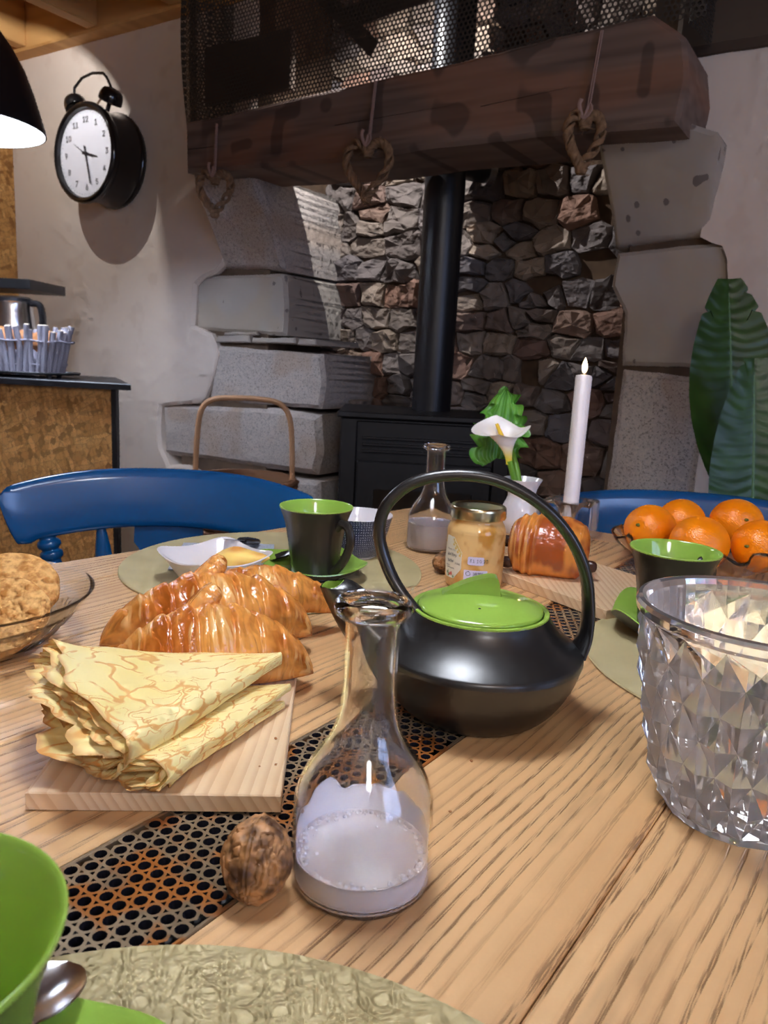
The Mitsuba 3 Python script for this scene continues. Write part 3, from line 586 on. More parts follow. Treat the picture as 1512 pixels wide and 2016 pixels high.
# alarm-clock shaped wall clock: built facing -y
ck = thing('wall_clock', 'big black twin-bell alarm clock hanging on the plaster wall', 'clock')
def kc(m): return mv(m, (-2.620, 2.09, 1.720), rx=PI / 2)          # local z -> -y (into the room), y -> up
add(ck, 'case', kc(lathe(smooth_prof([(0.0, 0), (.150, 0), (.170, .006), (.174, .016), (.168, .028), (.163, .06), (.165, .11), (.170, .125), (.176, .135), (.176, .150), (.166, .158), (.156, .152)], 4) + [(.153, .138), (0, .137)], 72)), 'black_gloss')
dl = add(ck, 'dial', kc(lathe([(0, .1375), (.1535, .1375), (.1535, .139), (0, .139)], 72)), 'dial_white')
for h in range(1, 13):
    a = PI / 2 - h * PI / 6; g = meshkit.text_mesh(str(h), .020, .0006, bold=True); g.apply_translation([-g.bounds[:, 0].mean(), -g.bounds[:, 1].mean(), .1393])
    add(dl, 'numeral', kc(mv(g, (.118 * math.cos(a), .118 * math.sin(a), 0))), 'ink')
lab(add(dl, 'minute_marks', kc(cat(*[mv(bbox(-.0008, .0008, .141, .146, .1393, .1398, .0001), (0, 0, 0), -i * PI / 30) for i in range(60)])), 'ink', False), kind='stuff')
def hand(name, ang, ln, w, tail, z):
    g = ext(Polygon([(-w, -tail), (w, -tail), (w * .9, 0), (w * .45, ln), (-w * .45, ln), (-w * .9, 0)]), .0012, z); add(ck, name, kc(mv(g, rz=-ang)), 'ink', False)
hand('hour_hand', math.radians(104), .066, .005, .022, .1405); hand('minute_hand', math.radians(168), .110, .0042, .026, .1420); hand('second_hand', math.radians(163), .120, .0009, .03, .1435); hand('alarm_hand', math.radians(112), .045, .0012, .03, .1395)
hand('second_tail', math.radians(300), .075, .0009, .0, .1437)
add(ck, 'hub', kc(lathe([(0, .139), (.007, .139), (.006, .145), (0, .1455)], 16)), 'ink')
for s in (-1, 1):
    b = add(ck, 'bell', mv(mv(lathe(smooth_prof([(0, -.004), (.038, -.008), (.042, .0), (.0405, .018), (.030, .036), (0, .044)], 4), 32), rx=0, ry=s * .5), (-2.62 + s * .098, 1.985, 1.900)), 'black_gloss')
    add(b, 'bell_post', tube([(-2.62 + s * .080, 1.985, 1.866), (-2.62 + s * .098, 1.985, 1.902)], .008, 10), 'black_steel')
hp = [(-2.62 - .112, 1.985, 1.93), (-2.62 - .106, 1.985, 1.968), (-2.62 - .060, 1.985, 1.996), (-2.62, 1.985, 2.004), (-2.62 + .060, 1.985, 1.996), (-2.62 + .080, 1.985, 1.98), (-2.62 + .112, 1.985, 1.93)]
add(ck, 'carry_handle', tube(hp, .0048, 10), 'black_steel')

# pendants: black bell, white inside
def pendant(loc, r, label, bulb, brad, cord_top):
    s = r / .215; k = thing('pendant_lamp', label, 'lamp', None); o = np.array(loc)
    pr = [(.215, 0), (.2135, .012), (.203, .05), (.188, .10), (.168, .155), (.140, .205), (.118, .235), (.104, .255), (.098, .285), (.090, .300), (.03, .306), (.0, .306)]
    add(k, 'shade', mv(lathe([(a * s, z * s) for a, z in pr], 64), o), 'lamp_black', 40)
    ins = [(a * s - .0035 if a > .01 else 0, z * s - (.004 if z > .02 else 0)) for a, z in pr]
    add(k, 'shade_lining', mv(lathe(ins, 64), o), 'lamp_white', 40)
    add(k, 'socket', mv(lathe([(0, .175 * s), (.022, .175 * s), (.022, .30 * s), (0, .30 * s)], 20), o), 'lamp_white')
    q = ball(k, 'bulb', (o + [0, 0, .12 * s]).tolist(), brad); scene[q]['emitter'] = {'type': 'area', 'radiance': rgb(*bulb)}
    add(k, 'cord', tube([o + [0, 0, .305 * s], [o[0], o[1], cord_top]], .004, 8), 'black_plastic')
pendant((-2.129, 1.194, 1.567), .215, 'black bell pendant lamp with a glowing white inside, top left above the counter', BULB_BAR, .06, 2.36)
pendant((-.35, .44, 1.62), .20, 'black bell pendant lamp hanging over the middle of the table', BULB_TABLE, .06, 2.36)
gl = thing('added_fill_globe', 'added fill light globe, unseen, under the ceiling behind the sitter', 'lamp')
q = ball(gl, 'fill_ball', [.95, -.95, 2.02], .20); scene[q]['emitter'] = {'type': 'area', 'radiance': rgb(*FILL_GLOBE)}  # unseen globe added as soft fill from behind the camera
add(gl, 'fill_mount', mv(lathe([(0, 0), (.06, 0), (.06, .14), (0, .14)], 24), (.95, -.95, 2.215)), 'black_steel')

# blue chairs
def chair(loc, rz, label, W=.56, bow=.07):
    """origin below the middle of the top rail, back towards +y, sitter looks to -y"""
    k = thing('blue_chair', label, 'chair', 'blue painted bow-back chairs'); L = lambda m: mv(m, loc, rz)
    S = np.linspace(-1, 1, 61); v, f = [], []
    ztop = lambda s: .815 - .032 * abs(s) ** 2.8 - .012 * max(0, (abs(s) - .95) / .05) ** 2
    def zbot(s):
        a = abs(s); b = .711 - .030 * a ** 2
        if a > .80: b = float(np.interp(a, [.80, .84, .90, .925, .94, .955, .975, 1.0], [.691, .685, .686, .694, .712, .722, .735, .766]))
        return min(b, ztop(s) - .004)
    n = 12
    for s in S:
        a, b = zbot(s), ztop(s); y0 = -bow * s * s; h = (b - a) / 2; t = .0125
        for i in range(n):
            q = 2 * PI * i / n; e = lambda x, p: math.copysign(abs(x) ** p, x)
            v.append((s * W / 2, y0 + t * e(math.cos(q), .5) + .008 * ((b + a) / 2 + h * e(math.sin(q), .5) - .76) / .05, (a + b) / 2 + h * e(math.sin(q), .55)))
    m = len(S)
    for i in range(m - 1):
        for j in range(n): w = (j + 1) % n; f += [(i * n + j, (i + 1) * n + j, (i + 1) * n + w), (i * n + j, (i + 1) * n + w, i * n + w)]
    v += [tuple(np.mean(v[:n], 0)), tuple(np.mean(v[(m - 1) * n:m * n], 0))]
    for j in range(n): w = (j + 1) % n; f += [(m * n, j, w), (m * n + 1, (m - 1) * n + w, (m - 1) * n + j)]
    add(k, 'top_rail', L(out(TM(v, f))), 'blue_paint', 50)
    pb = lambda s: (s * W / 2, -bow * s * s)
    def turned(p0, p1, prof): # prof: (radius, fraction)
        p0, p1 = np.array(p0), np.array(p1); fr = np.array([b for _, b in prof]); return tube(p0 + (p1 - p0) * fr[:, None], [a for a, _ in prof], 16)
    post = smooth_prof([(.016, 0), (.018, .12), (.013, .22), (.012, .3), (.017, .5), (.019, .7), (.013, .80), (.0185, .83), (.019, .865), (.014, .885), (.0195, .91), (.0195, .94), (.014, .965), (.0165, 1.0)], 4)
    spin = smooth_prof([(.009, 0), (.011, .3), (.013, .6), (.0145, .78), (.011, .9), (.007, 1.0)], 4)
    for s in (-.76, .76): x, y = pb(s); add(k, 'back_post', L(turned((s * .20, -.045, .45), (x, y, .700), post)), 'blue_paint')
    for s in (-.44, .44): x, y = pb(s); add(k, 'spindle', L(turned((s * .22, -.02, .45), (x, y, .712), spin)), 'blue_paint')
    sp = [(-.058, .46), (.058, .46), (.05, .55), (.032, .60), (.036, .645), (.062, .68), (.060, .72), (-.060, .72), (-.062, .68), (-.036, .645), (-.032, .60), (-.05, .55)]
    add(k, 'splat', L(wallslab(Polygon(sp).buffer(.008).buffer(-.008), -.006, .006, .003)), 'blue_paint')
    seat = Polygon([(x * .215, -.205 + y * .20) for x, y in [(math.copysign(abs(math.cos(t)) ** .7, math.cos(t)), math.copysign(abs(math.sin(t)) ** .7, math.sin(t))) for t in np.linspace(0, 2 * PI, 48, endpoint=False)]])
    add(k, 'seat', L(slab(seat, .035, .01, .425)), 'blue_paint')
    for x, y in ((-.15, -.06), (.15, -.06), (-.16, -.34), (.16, -.34)): add(k, 'leg', L(turned((x * 1.25, (y + .2) * 1.25 - .2, 0), (x, y, .43), [(.013, 0), (.017, .2), (.02, .45), (.015, .55), (.019, .8), (.014, 1)])), 'blue_paint')
chair((-1.064, .951, 0), math.radians(38.4), 'blue painted chair with a curved top rail at the left side of the table', .535)
chair((-.285, 1.500, 0), math.radians(27), 'blue painted chair behind the orange bowl at the far end of the table', .58, .05)

# plant with big paddle leaves
pl = thing('paddle_leaf_plant', 'potted plant with large dark paddle leaves by the right plaster wall', 'plant')
PO = np.array([-.02, 1.86, 0])
add(pl, 'pot', mv(lathe([(0, 0), (.10, 0), (.135, .26), (.142, .26), (.142, .285), (.128, .285), (.12, .25), (0, .24)], 36), PO), 'pot')
def paddle(base, tip, width, face, m, notches, sd, curl=.12, n=48):
    """a leaf blade from base to tip, its upper side turned to face; notches: (side, fraction) of torn edges"""
    b, t = np.array(base), np.array(tip); ax = t - b; Ln = np.linalg.norm(ax); ax /= Ln; fc = np.array(face, float); sd_ = np.cross(ax, fc); sd_ /= np.linalg.norm(sd_); fc = np.cross(sd_, ax)
    def hw(u): return width * (math.sin(PI * min(1, u * .97 + .03)) ** .75) * (1 - .12 * u)
    def fn(u, v):
        s = (v - .5) * 2; a = abs(s); w = hw(u); lob = 0
        for sg, q in notches:
            if sg * s > 0: w *= 1 - .30 * math.exp(-((u - q) / .007) ** 2) * a
        x = w * s; up = Ln * (u - .5 * 0) + .06 * a * a * width / .12 * (1 if u > .1 else u * 10) * .8
        return b + ax * min(up, Ln * (1.02 - .0 * a)) + sd_ * x + fc * (curl * a * w * 1.2 - .04 * (u - .5) ** 2 + .0006 * math.sin(u * 60 + 3 * s) * a)
    g, uv = grid(n * 4, 16, fn); uv = np.stack([uv[:, 0] + .12 * np.abs(uv[:, 1] - .5), uv[:, 1]], 1)
    k = add(pl, 'leaf', g, m, True, uv=uv)
    add(k, 'midrib', tube([fn(u, .5) + fc * -.001 for u in np.linspace(0, .96, 24)], np.linspace(.006, .0015, 24), 8), 'leaf_rib'); return b
fcam = (.45, -.85, .05)
for bs, tp, w, fc, m, no, sd in (((-.245, 1.84, .72), (-.325, 1.90, 1.235), .105, (.5, -.8, .1), 'leaf_mid', [(-1, .80), (1, .88), (1, .80)], 1),
                                ((-.165, 1.70, .52), (-.228, 1.735, 1.060), .098, fcam, 'leaf_mid', [(-1, .86), (1, .9), (-1, .93)], 2),
                                ((.05, 1.86, .7), (.10, 1.90, 1.35), .12, (-.2, -.9, .1), 'leaf_mid', [(1, .7)], 3)):
    paddle(bs, tp, w, fc, m, no, sd)
    add(pl, 'leaf_stalk', tube(smooth_prof([tuple(np.array(q) + 5) for q in (PO + [0, 0, .24], (PO + np.array(bs)) / 2 + [.0, 0, .12], bs)], 8) - np.array([5.0]), .008, 8), 'leaf_rib')
# ---------------------------------------------------------------- table
TZ = .75
tb = thing('dining_table', 'long oak table with a perforated metal strip let into its top', 'table')
xl = lambda y: -.977 + .1875 * y                         # left edge
G = np.array([math.sin(GA), math.cos(GA)]); A_ = np.array([math.cos(GA), -math.sin(GA)]); O_ = np.array([-.305, 0])
def tp(a, g): return O_ + A_ * a + G * g
Y0, Y1, Y2 = -.42, 1.258, 1.330
edges_l, edges_r = [-.047, -.197, -.347, -.497], [.047, .197, .347, .497]
def plank(a0, a1):
    pts = [tp(a0, Y0), tp(a1, Y0), tp(a1, Y1), tp(a0, Y1)]
    P = Polygon(pts).intersection(Polygon([(xl(-1), -1), (xl(2), 2), (2, 2), (2, -1)])).intersection(sbox(-2, Y0, 2, Y1)).buffer(-.0004)
    add(tb, 'plank', slab(P, .032, .0012, TZ - .032), 'wood_table', False, planar='xy')
for a, b in zip(edges_l, edges_l[1:]): plank(b, a)
plank(-.75, -.497)
for a, b in zip(edges_r, edges_r[1:]): plank(a, b)
def f_end(p, n, uv):
    t = p.y + .02 * (ns(p.x * 2, p.y * 6) - .5); ph = t / .009; w = ph - dr.floor(ph)
    return mix(mix(C3(222, 184, 134), C3(200, 156, 106), ns(p.x * 3, p.y * 30)), C3(160, 114, 70), .6 * ss(.5, .9, w) * ns(p.x * 60, p.y * 800))
mat('wood_end', proc(f_end), .36, .45)
add(tb, 'end_board', slab(Polygon([(xl(Y1), Y1 + .0006), (.28, Y1 + .0006), (.28, Y2), (xl(Y2), Y2)]), .032, .002, TZ - .032), 'wood_end', False)
for x, y in ((-.80, .55), (-.66, 1.2), (.18, 1.2), (.12, -.25), (-.90, -.25)): add(tb, 'leg', bbox(x - .035, x + .035, y - .035, y + .035, 0, TZ - .033), 'wood_end')
# perforated strip: dimpled holes, one sheet of metal
def inlay():
    pit = .0107; rowh = pit * math.sqrt(3) / 2; n = 12; an = np.arange(n) * 2 * PI / n + PI / 6; v, f, w, h = [], [], [], []
    hexr = (pit / 2) / np.cos((an - PI / 6 + PI / 6) % (PI / 3) - PI / 6)
    for r in range(int((Y1 - .05) / rowh)):
        for c in range(-4, 5):
            a = (c + .5 * (r % 2)) * pit - .25 * pit; g = .05 + r * rowh
            if abs(a) > .0435: continue
            c0 = tp(a, g); b = len(v)
            for R_, z in ((hexr, 0), (np.full(n, .0036), 0)):
                for i in range(n):
                    q = c0 + A_ * R_[i] * math.cos(an[i]) + G * R_[i] * math.sin(an[i]); v.append((q[0], q[1], TZ - .0012 + z))
            for i in range(n):
                j = (i + 1) % n; f += [(b + i, b + j, b + n + j), (b + i, b + n + j, b + n + i)]
            b = len(w)
            for R_, z in ((.0036, 0), (.0033, -.0012), (.0024, -.0040), (.0021, -.0062)):
                for i in range(n):
                    q = c0 + A_ * R_ * math.cos(an[i]) + G * R_ * math.sin(an[i]); w.append((q[0], q[1], TZ - .0012 + z))
            for k in range(3):
                for i in range(n):
                    j = (i + 1) % n; h += [(b + k * n + i, b + k * n + j, b + k * n + n + j), (b + k * n + i, b + k * n + n + j, b + k * n + n + i)]
    return TM(v, f), TM(w, h)
sheet, dimples = inlay()
si = add(tb, 'metal_strip', sheet, 'inlay', False, planar='xy', label='rusty perforated metal strip let into the table top')
add(si, 'dimpled_holes', dimples, 'inlay_hole_shade', 40)
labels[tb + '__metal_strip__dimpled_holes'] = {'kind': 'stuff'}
for a0, a1 in ((-.0468, -.0440), (.0440, .0468)): add(si, 'rim_bar', slab(Polygon([tp(a0, -.3), tp(a1, -.3), tp(a1, Y1), tp(a0, Y1)]), .006, .0006, TZ - .0066), 'inlay', False)
add(si, 'backing', slab(Polygon([tp(-.0468, -.3), tp(.0468, -.3), tp(.0468, Y1), tp(-.0468, Y1)]), .004, .0005, TZ - .016), 'inlay_bed', False)

# placemats
def placemat(x, y, r, label): solo('placemat', mv(lathe([(0, .0004), (r - .001, .0004), (r, .001), (r, .0018), (r - .0008, .0026), (0, .0026)], 96), (x, y, TZ)), 'placemat', label, 'placemat', 'round olive placemats', planar='xy')
placemat(-.108, .043, .225, 'round olive embossed placemat at the front edge of the photo')
placemat(-.6512, .7626, .1973, 'round olive placemat under the white dish and the left cup')
placemat(-.0457, .8201, .190, 'round olive placemat behind the faceted glass bucket')

# ---------------------------------------------------------------- cups, saucers, spoons
def square(e):        # rounded-square outline for lathe
    return lambda t: 1 / (abs(math.cos(t)) ** e + abs(math.sin(t)) ** e) ** (1 / e)
def cup(x, y, z, s, rz, label):
    k = thing('cup', label, 'cup', 'black cups with green insides'); L = lambda m: mv(m, (x, y, z), rz, s=s)
    outer = smooth_prof([(.0, .0), (.026, .0), (.0285, .002), (.0305, .018), (.034, .045), (.039, .070), (.0453, .0868)], 5)
    inner = smooth_prof([(.0453, .0868), (.0456, .0882), (.0446, .0886), (.0425, .0845), (.0370, .068), (.032, .045), (.0285, .018), (.024, .007), (0, .0055)], 5)
    add(k, 'body', L(lathe(outer, 64)), 'cup_black', 60); add(k, 'glazed_inside', L(lathe(inner, 64)), 'green_glaze', 60)
    hp = [(.036, 0, .066), (.044, 0, .073), (.055, 0, .070), (.0595, 0, .055), (.054, 0, .036), (.043, 0, .020), (.030, 0, .008)]
    add(k, 'handle', L(tube(smooth_prof(hp, 6), .0045, 12, flat=1.25, up=(0, 1, 0))), 'cup_black'); return k
def saucer(x, y, z, h, rz, s, label, lift=.004):
    k = thing('saucer', label, 'saucer', 'square green saucers'); e = 3.0
    def up(m):
        m = m.copy(); v = m.vertices; r = np.hypot(v[:, 0], v[:, 1]); t = np.arctan2(v[:, 1], v[:, 0]); v[:, 2] += lift * np.clip(r / h - .5, 0, 1) ** 2 * 4 * (.5 - .5 * np.cos(4 * t)); m.vertices = v; return mv(m, (x, y, z), rz, s=s)
    q = h / .066
    add(k, 'underside', up(lathe([(0, 0), (.034 * q, 0), (.036 * q, .002), (.052 * q, .009), (.064 * q, .0155), (.066 * q, .0172)], 72, square(e))), 'cup_black', 60)
    add(k, 'glazed_top', up(lathe([(.066 * q, .0172), (.0655 * q, .0186), (.0635 * q, .0184), (.050 * q, .012), (.036 * q, .0075), (.03 * q, .0068), (0, .0066)], 72, square(e))), 'green_glaze', 60); return k
PM = TZ + .0026
saucer(-.585, .757, PM, .0665, math.radians(-30), 1, 'square green saucer under the left cup')
cup(-.5695, .7445, PM + .0068, 1, math.radians(-8), 'black cup with green inside on the left green saucer')
saucer(-.158, .840, PM, .062, math.radians(10), 1, 'square green saucer half hidden behind the faceted glass bucket', .010)
cup(-.1612, .8331, PM + .0068, 1.02, math.radians(60), 'black cup with green inside in front of the oranges')
saucer(-.214, .092, PM, .066, math.radians(20), 1.12, 'square green saucer at the bottom left corner of the photo')
cup(-.2194, .086, PM + .0075, 1.14, math.radians(200), 'black cup with green inside cut off by the left photo edge')
def spoon(loc, rz, ry, m, label, L=.13, w=.0145):
    def fn(u, v):
        x = u * L; s = (v - .5) * 2
        hw = w * math.sqrt(max(0, 1 - ((u - .17) / .17) ** 2)) if u < .30 else np.interp(u, [.30, .42, .7, .95, 1], [w * .62, .0022, .0026, .0050, .0040])
        if .2 < u < .30: hw = max(hw, w * .62)
        d = -.0055 * max(0, 1 - ((u - .17) / .17) ** 2) * (1 - s * s) if u < .34 else 0
        return (x, hw * s, d + .012 * math.sin(PI * u) * (u > .0))
    g, _ = grid(60, 12, fn); h = g.copy(); h.vertices = h.vertices - [0, 0, .0012]; h.invert()
    k = thing('teaspoon', label, 'spoon'); b = cat(g, h); add(k, 'spoon_body', mv(b, loc, rz, ry=ry), m, 60)
spoon((-.2525, .170, .776), math.radians(-62), -.02, 'chrome', 'shiny steel teaspoon on the saucer at the bottom left', .13, .0155)
spoon((-.6450, .742, .7655), math.radians(40), -.04, 'dark_chrome', 'dark teaspoon lying on the green saucer to the left of its black cup', .10, .0135)

# ---------------------------------------------------------------- carafes with milk
def carafe(x, y, milk, label, group, film=False, sd=1):
    k = thing('carafe', label, 'carafe', group); L = lambda m: mv(m, (x, y, TZ))
    o = smooth_prof([(.034, .0), (.0372, .0025), (.0378, .008), (.0376, .044), (.0362, .054), (.0300, .068), (.0205, .0825), (.0160, .096), (.0141, .115), (.0140, .150)], 6)
    rim = [(.0145, .1505), (.0190, .1515), (.0202, .1535), (.0202, .1568), (.0190, .1590), (.0165, .1598), (.0140, .1588), (.0125, .156), (.0121, .150)]
    i = smooth_prof([(.0121, .150), (.0122, .115), (.0141, .096), (.0186, .0825), (.0281, .067), (.0343, .054), (.0357, .044), (.0359, .0078), (.0345, .0048)], 6)
    add(k, 'glass', L(out(lathe([(0, 0)] + o + rim + i[1:] + [(0, .0042)], 72))), 'glass', True)
    mk = [(0, .0035), (.0352, .0038), (.0363, .008), (.0363, milk), (.0357, milk + .0004), (.0340, milk - .0006), (0, milk - .0006)]
    add(k, 'milk', L(out(lathe(mk, 64))), 'milk', 40)
    r = np.random.default_rng(sd); bs = []
    for q in range(150 if film else 60):
        t = r.uniform(0, 2 * PI); rr = r.uniform(.0006, .0014); d = .0352 - r.exponential(.0016) - rr; b = trimesh.creation.icosphere(1, rr); b.apply_translation([d * math.cos(t), d * math.sin(t), milk - .0004]); bs.append(b)
    lab(add(k, 'foam_bubbles', L(cat(*bs)), 'milk_foam', True), kind='stuff')
    if film:
        def fn(u, v):
            t = math.radians(26) + u * math.radians(205); top = .0300 + .018 * sfbm([u * 9, 1.3, 2.0], 3, 4) - .014 * abs(2 * u - 1) ** 3
            return (.0354 * math.cos(t), .0354 * math.sin(t), milk - .001 + v * (top - milk))
        g, _ = grid(80, 6, fn); add(k, 'milk_film', L(g), 'milk_foam', True)
carafe(-.2037, .3171, .0185, 'small glass carafe with a little milk standing next to the walnut', None, True)
carafe(-.5480, 1.0050, .0415, 'small glass carafe half full of milk behind the honey jar', None, False, 2)

# ---------------------------------------------------------------- teapot
tt = thing('teapot', 'black teapot with a green lid and a big hoop handle', 'teapot')
TO = np.array([-.2495, .5480, TZ]); TR = AX - .05
def tv(m): return mv(m, TO, TR)
add(tt, 'body', tv(lathe([(0, 0)] + smooth_prof([(.050, 0), (.0575, .0035), (.068, .014), (.0785, .032), (.0842, .0490), (.0848, .0530), (.0838, .0562), (.0805, .0590), (.0710, .0660), (.0630, .0735), (.0575, .0810), (.0552, .0862)], 6), 96)), 'black_glaze', 40)
add(tt, 'glazed_rim', tv(lathe([(.0552, .0862), (.0550, .0874), (.0530, .0880), (.0512, .0868), (.0505, .080), (0, .078)], 96)), 'green_glaze', 50)
lid = add(tt, 'lid', tv(lathe(smooth_prof([(.0495, .0858), (.0500, .0882), (.0470, .0908), (.0360, .0945), (.0220, .0968), (.0, .0978)], 5), 96)), 'green_glaze', 60)
fin = Polygon([tuple(p) for p in smooth_prof([(-.034 + .1, .092), (-.022 + .1, .1005), (-.008 + .1, .108), (.006 + .1, .1130), (.013 + .1, .1140), (.0175 + .1, .1125), (.0195 + .1, .106), (.0215 + .1, .092)], 5)]).buffer(0)
fin = shapely.affinity.translate(fin, -.1, 0)
fm = wallslab(fin.buffer(-.0035).buffer(.0035), -.0065, .0065, .003); fb2 = fm.copy(); fb2.vertices *= [1, -1, 1]; fb2.invert()
fm = trimesh.convex.convex_hull(cat(fm, fb2).vertices)
add(lid, 'fin_knob', tv(mv(fm, (-.005, 0.006, -.0015))), 'green_glaze', 50)
add(lid, 'vent_hole', tv(mv(trimesh.creation.icosphere(2, .0016), (-.003, -.030, .0945))), 'black_steel')
hp = [(-.038, -.020, .0755), (-.055, -.012, .088), (-.071, -.004, .106), (-.0815, 0, .128), (-.0850, .0, .148), (-.0790, .0, .168), (-.0600, 0, .1855), (-.030, .0, .1935), (.004, 0, .1915), (.038, .0, .1760), (.0640, 0, .1520), (.0800, 0, .1230), (.0860, 0, .0930), (.0860, 0, .0700), (.0815, 0, .0540)]
hp = np.array(smooth_prof(hp, 5)); n = len(hp); u = np.linspace(0, 1, n)
add(tt, 'hoop_handle', tv(tube(hp, np.interp(u, [0, .04, .15, .6, .85, 1], [.0015, .0042, .0050, .0048, .0040, .0035]), 16, True, np.interp(u, [0, .1, .5, .72, .88, 1], [1.0, 1.0, 1.15, 1.7, 2.7, 4.2]), up=(.5, 0, .8))), 'black_glaze', 60)
spp = np.array(smooth_prof([(-.050, 0, .040), (-.078, 0, .055), (-.098, 0, .074), (-.112, 0, .090), (-.121, 0, .1025)], 6)); n = len(spp)
sr_ = np.interp(np.linspace(0, 1, n), [0, .4, .75, 1], [.030, .0215, .0150, .0120])
def cutlip(m):
    v = m.vertices.copy(); t = np.clip((-v[:, 0] - .100) / .02, 0, 1) * np.clip((v[:, 2] - .088) / .012, 0, 1); v[:, 2] -= t * np.clip(v[:, 2] - (.0965 + .10 * (-v[:, 0] - .112)), 0, 1) * .9; m.vertices = v; return m
add(tt, 'spout', tv(cutlip(tube(spp, sr_, 24, False, up=(0, 1, 0)))), 'black_glaze', 60)
add(tt, 'spout_inside', tv(cutlip(tube(spp[8:], sr_[8:] - .0015, 24, False, up=(0, 1, 0)))), 'green_glaze', 60)

# ---------------------------------------------------------------- walnuts
def walnut(loc, r, ry, rz, label, sd):
    g = trimesh.creation.icosphere(5, 1.0); v = g.vertices.copy(); a = np.arctan2(v[:, 1], v[:, 0])
    d = 1 + .07 * (meshkit.fbm(v * [4, 4, 2.2], 4, sd) - .5) * 2 - .10 * np.exp(-((meshkit.fbm(v * [3, 3, 1.4], 3, sd + 9) - .5) / .025) ** 2)
    seam = np.abs(np.sin(a)); d += .07 * np.exp(-(seam / .11) ** 2) - .09 * np.exp(-(seam / .035) ** 2) + .05 * np.clip(np.abs(v[:, 2]) - .9, 0, 1) * 10 * .3
    g.vertices = v * d[:, None] * np.array([1, 1, 1.16]) * r
    solo('walnut', mv(g, loc, rz, ry=ry), 'walnut_shell', label, 'walnut', smooth=True)
walnut((-.2395, .2725, TZ + .0205), .0186, math.radians(-18), math.radians(-66), 'brown wrinkled walnut beside the front milk carafe', 3)
walnut((-.4640, .8960, TZ + .0155), .0150, 1.2, .4, 'walnut half hidden behind the left side of the honey jar', 5)

# ---------------------------------------------------------------- boards
BU = np.array([.805, .593]); BV = np.array([-.593, .805]); BF = np.array([-.401, .245])
def bp(u, v): return BF + BU * u + BV * v
solo('wooden_board', slab(Polygon([bp(0, 0), bp(.154, 0), bp(.154, .262), bp(0, .262)]), .0115, .0008, TZ + .0005), 'wood_board', 'pale wooden board under the crepes and croissants', 'board', smooth=False)
solo('wooden_board', slab(Polygon([(-.400, .918), (-.229, .845), (-.150, .985), (-.322, 1.058)]), .0130, .0008, TZ + .0005), 'wood_board', 'pale wooden board under the chocolate pastry', 'board', smooth=False)
BT = TZ + .012

# crepes: nested, loosely flattened cones
def crepe(apex, a0, a1, R, z0, tip_z, tilt, opening, label, sd, sheets=4):
    """sector from angle a0 to a1 (degrees, board frame) about the apex; tilt lifts the a0 side"""
    k = thing('crepe', label, 'crepe', 'folded crepes on the board'); ms, uvs = [], []
    for q in range(sheets):
        sh = q / sheets
        def fn(u, v):
            ph = 2 * PI * v; s = .02 + .98 * u; f_ = .5 - .5 * math.cos(ph) * (1 - .16 * sh)
            n1 = sfbm([v * 9 + 3 * sd, q * 5.0, u * 2], 3, sd); n2 = sfbm([v * 23 + sd, q * 3.0, u * 7], 3, sd + 3); nb = sfbm([v * 6 + sd, q * 9.0, u * 4], 2, sd + 5)
            a = math.radians(a0 + (a1 - a0) * f_) + .05 * (n1 - .5) * u
            rr = R * s * (1 + (.16 * (n1 - .5) + .05 * (n2 - .5)) * u ** 4 - .05 * sh * 0 + .06 * q * (n2 - .3) * u ** 6)
            th = (opening[0] + opening[1] * s ** 1.3) * (1 - .55 * sh); hgt = math.sin(ph)
            hgt = math.copysign(abs(hgt) ** .6, hgt) * th * .5
            z = z0 + tip_z * (1 - s) + th * .5 + .5 * (opening[0] + opening[1] * s) * (.45 * sh) * 0 + hgt + tilt * s * (1 - f_) + .006 * (nb - .5) * s + .010 * (n2 - .5) * u ** 5
            p = bp(apex[0] + rr * math.cos(a), apex[1] + rr * math.sin(a))
            return (p[0], p[1], max(z, BT + .0004))
        g, uv = grid(40, 80, fn); ms.append(g); uvs.append(uv + [0, q * .37])
    m = cat(*ms); key = add(k, 'folded_sheet', m, 'crepe', True, uv=np.vstack(uvs) * [1, 2]); return k
crepe((.150, .118), 186, 241, .132, BT, .002, .004, (.006, .012), 'lowest crepe, lying flat on the board', 1, 3)
crepe((.154, .128), 192, 244, .156, BT + .006, .006, .006, (.006, .016), 'middle crepe, its folded edge sticking out to the right', 2, 3)
crepe((.146, .142), 190, 242, .172, BT + .012, .016, .014, (.010, .026), 'top crepe with brown lace pattern and a frilly open end', 3, 4)

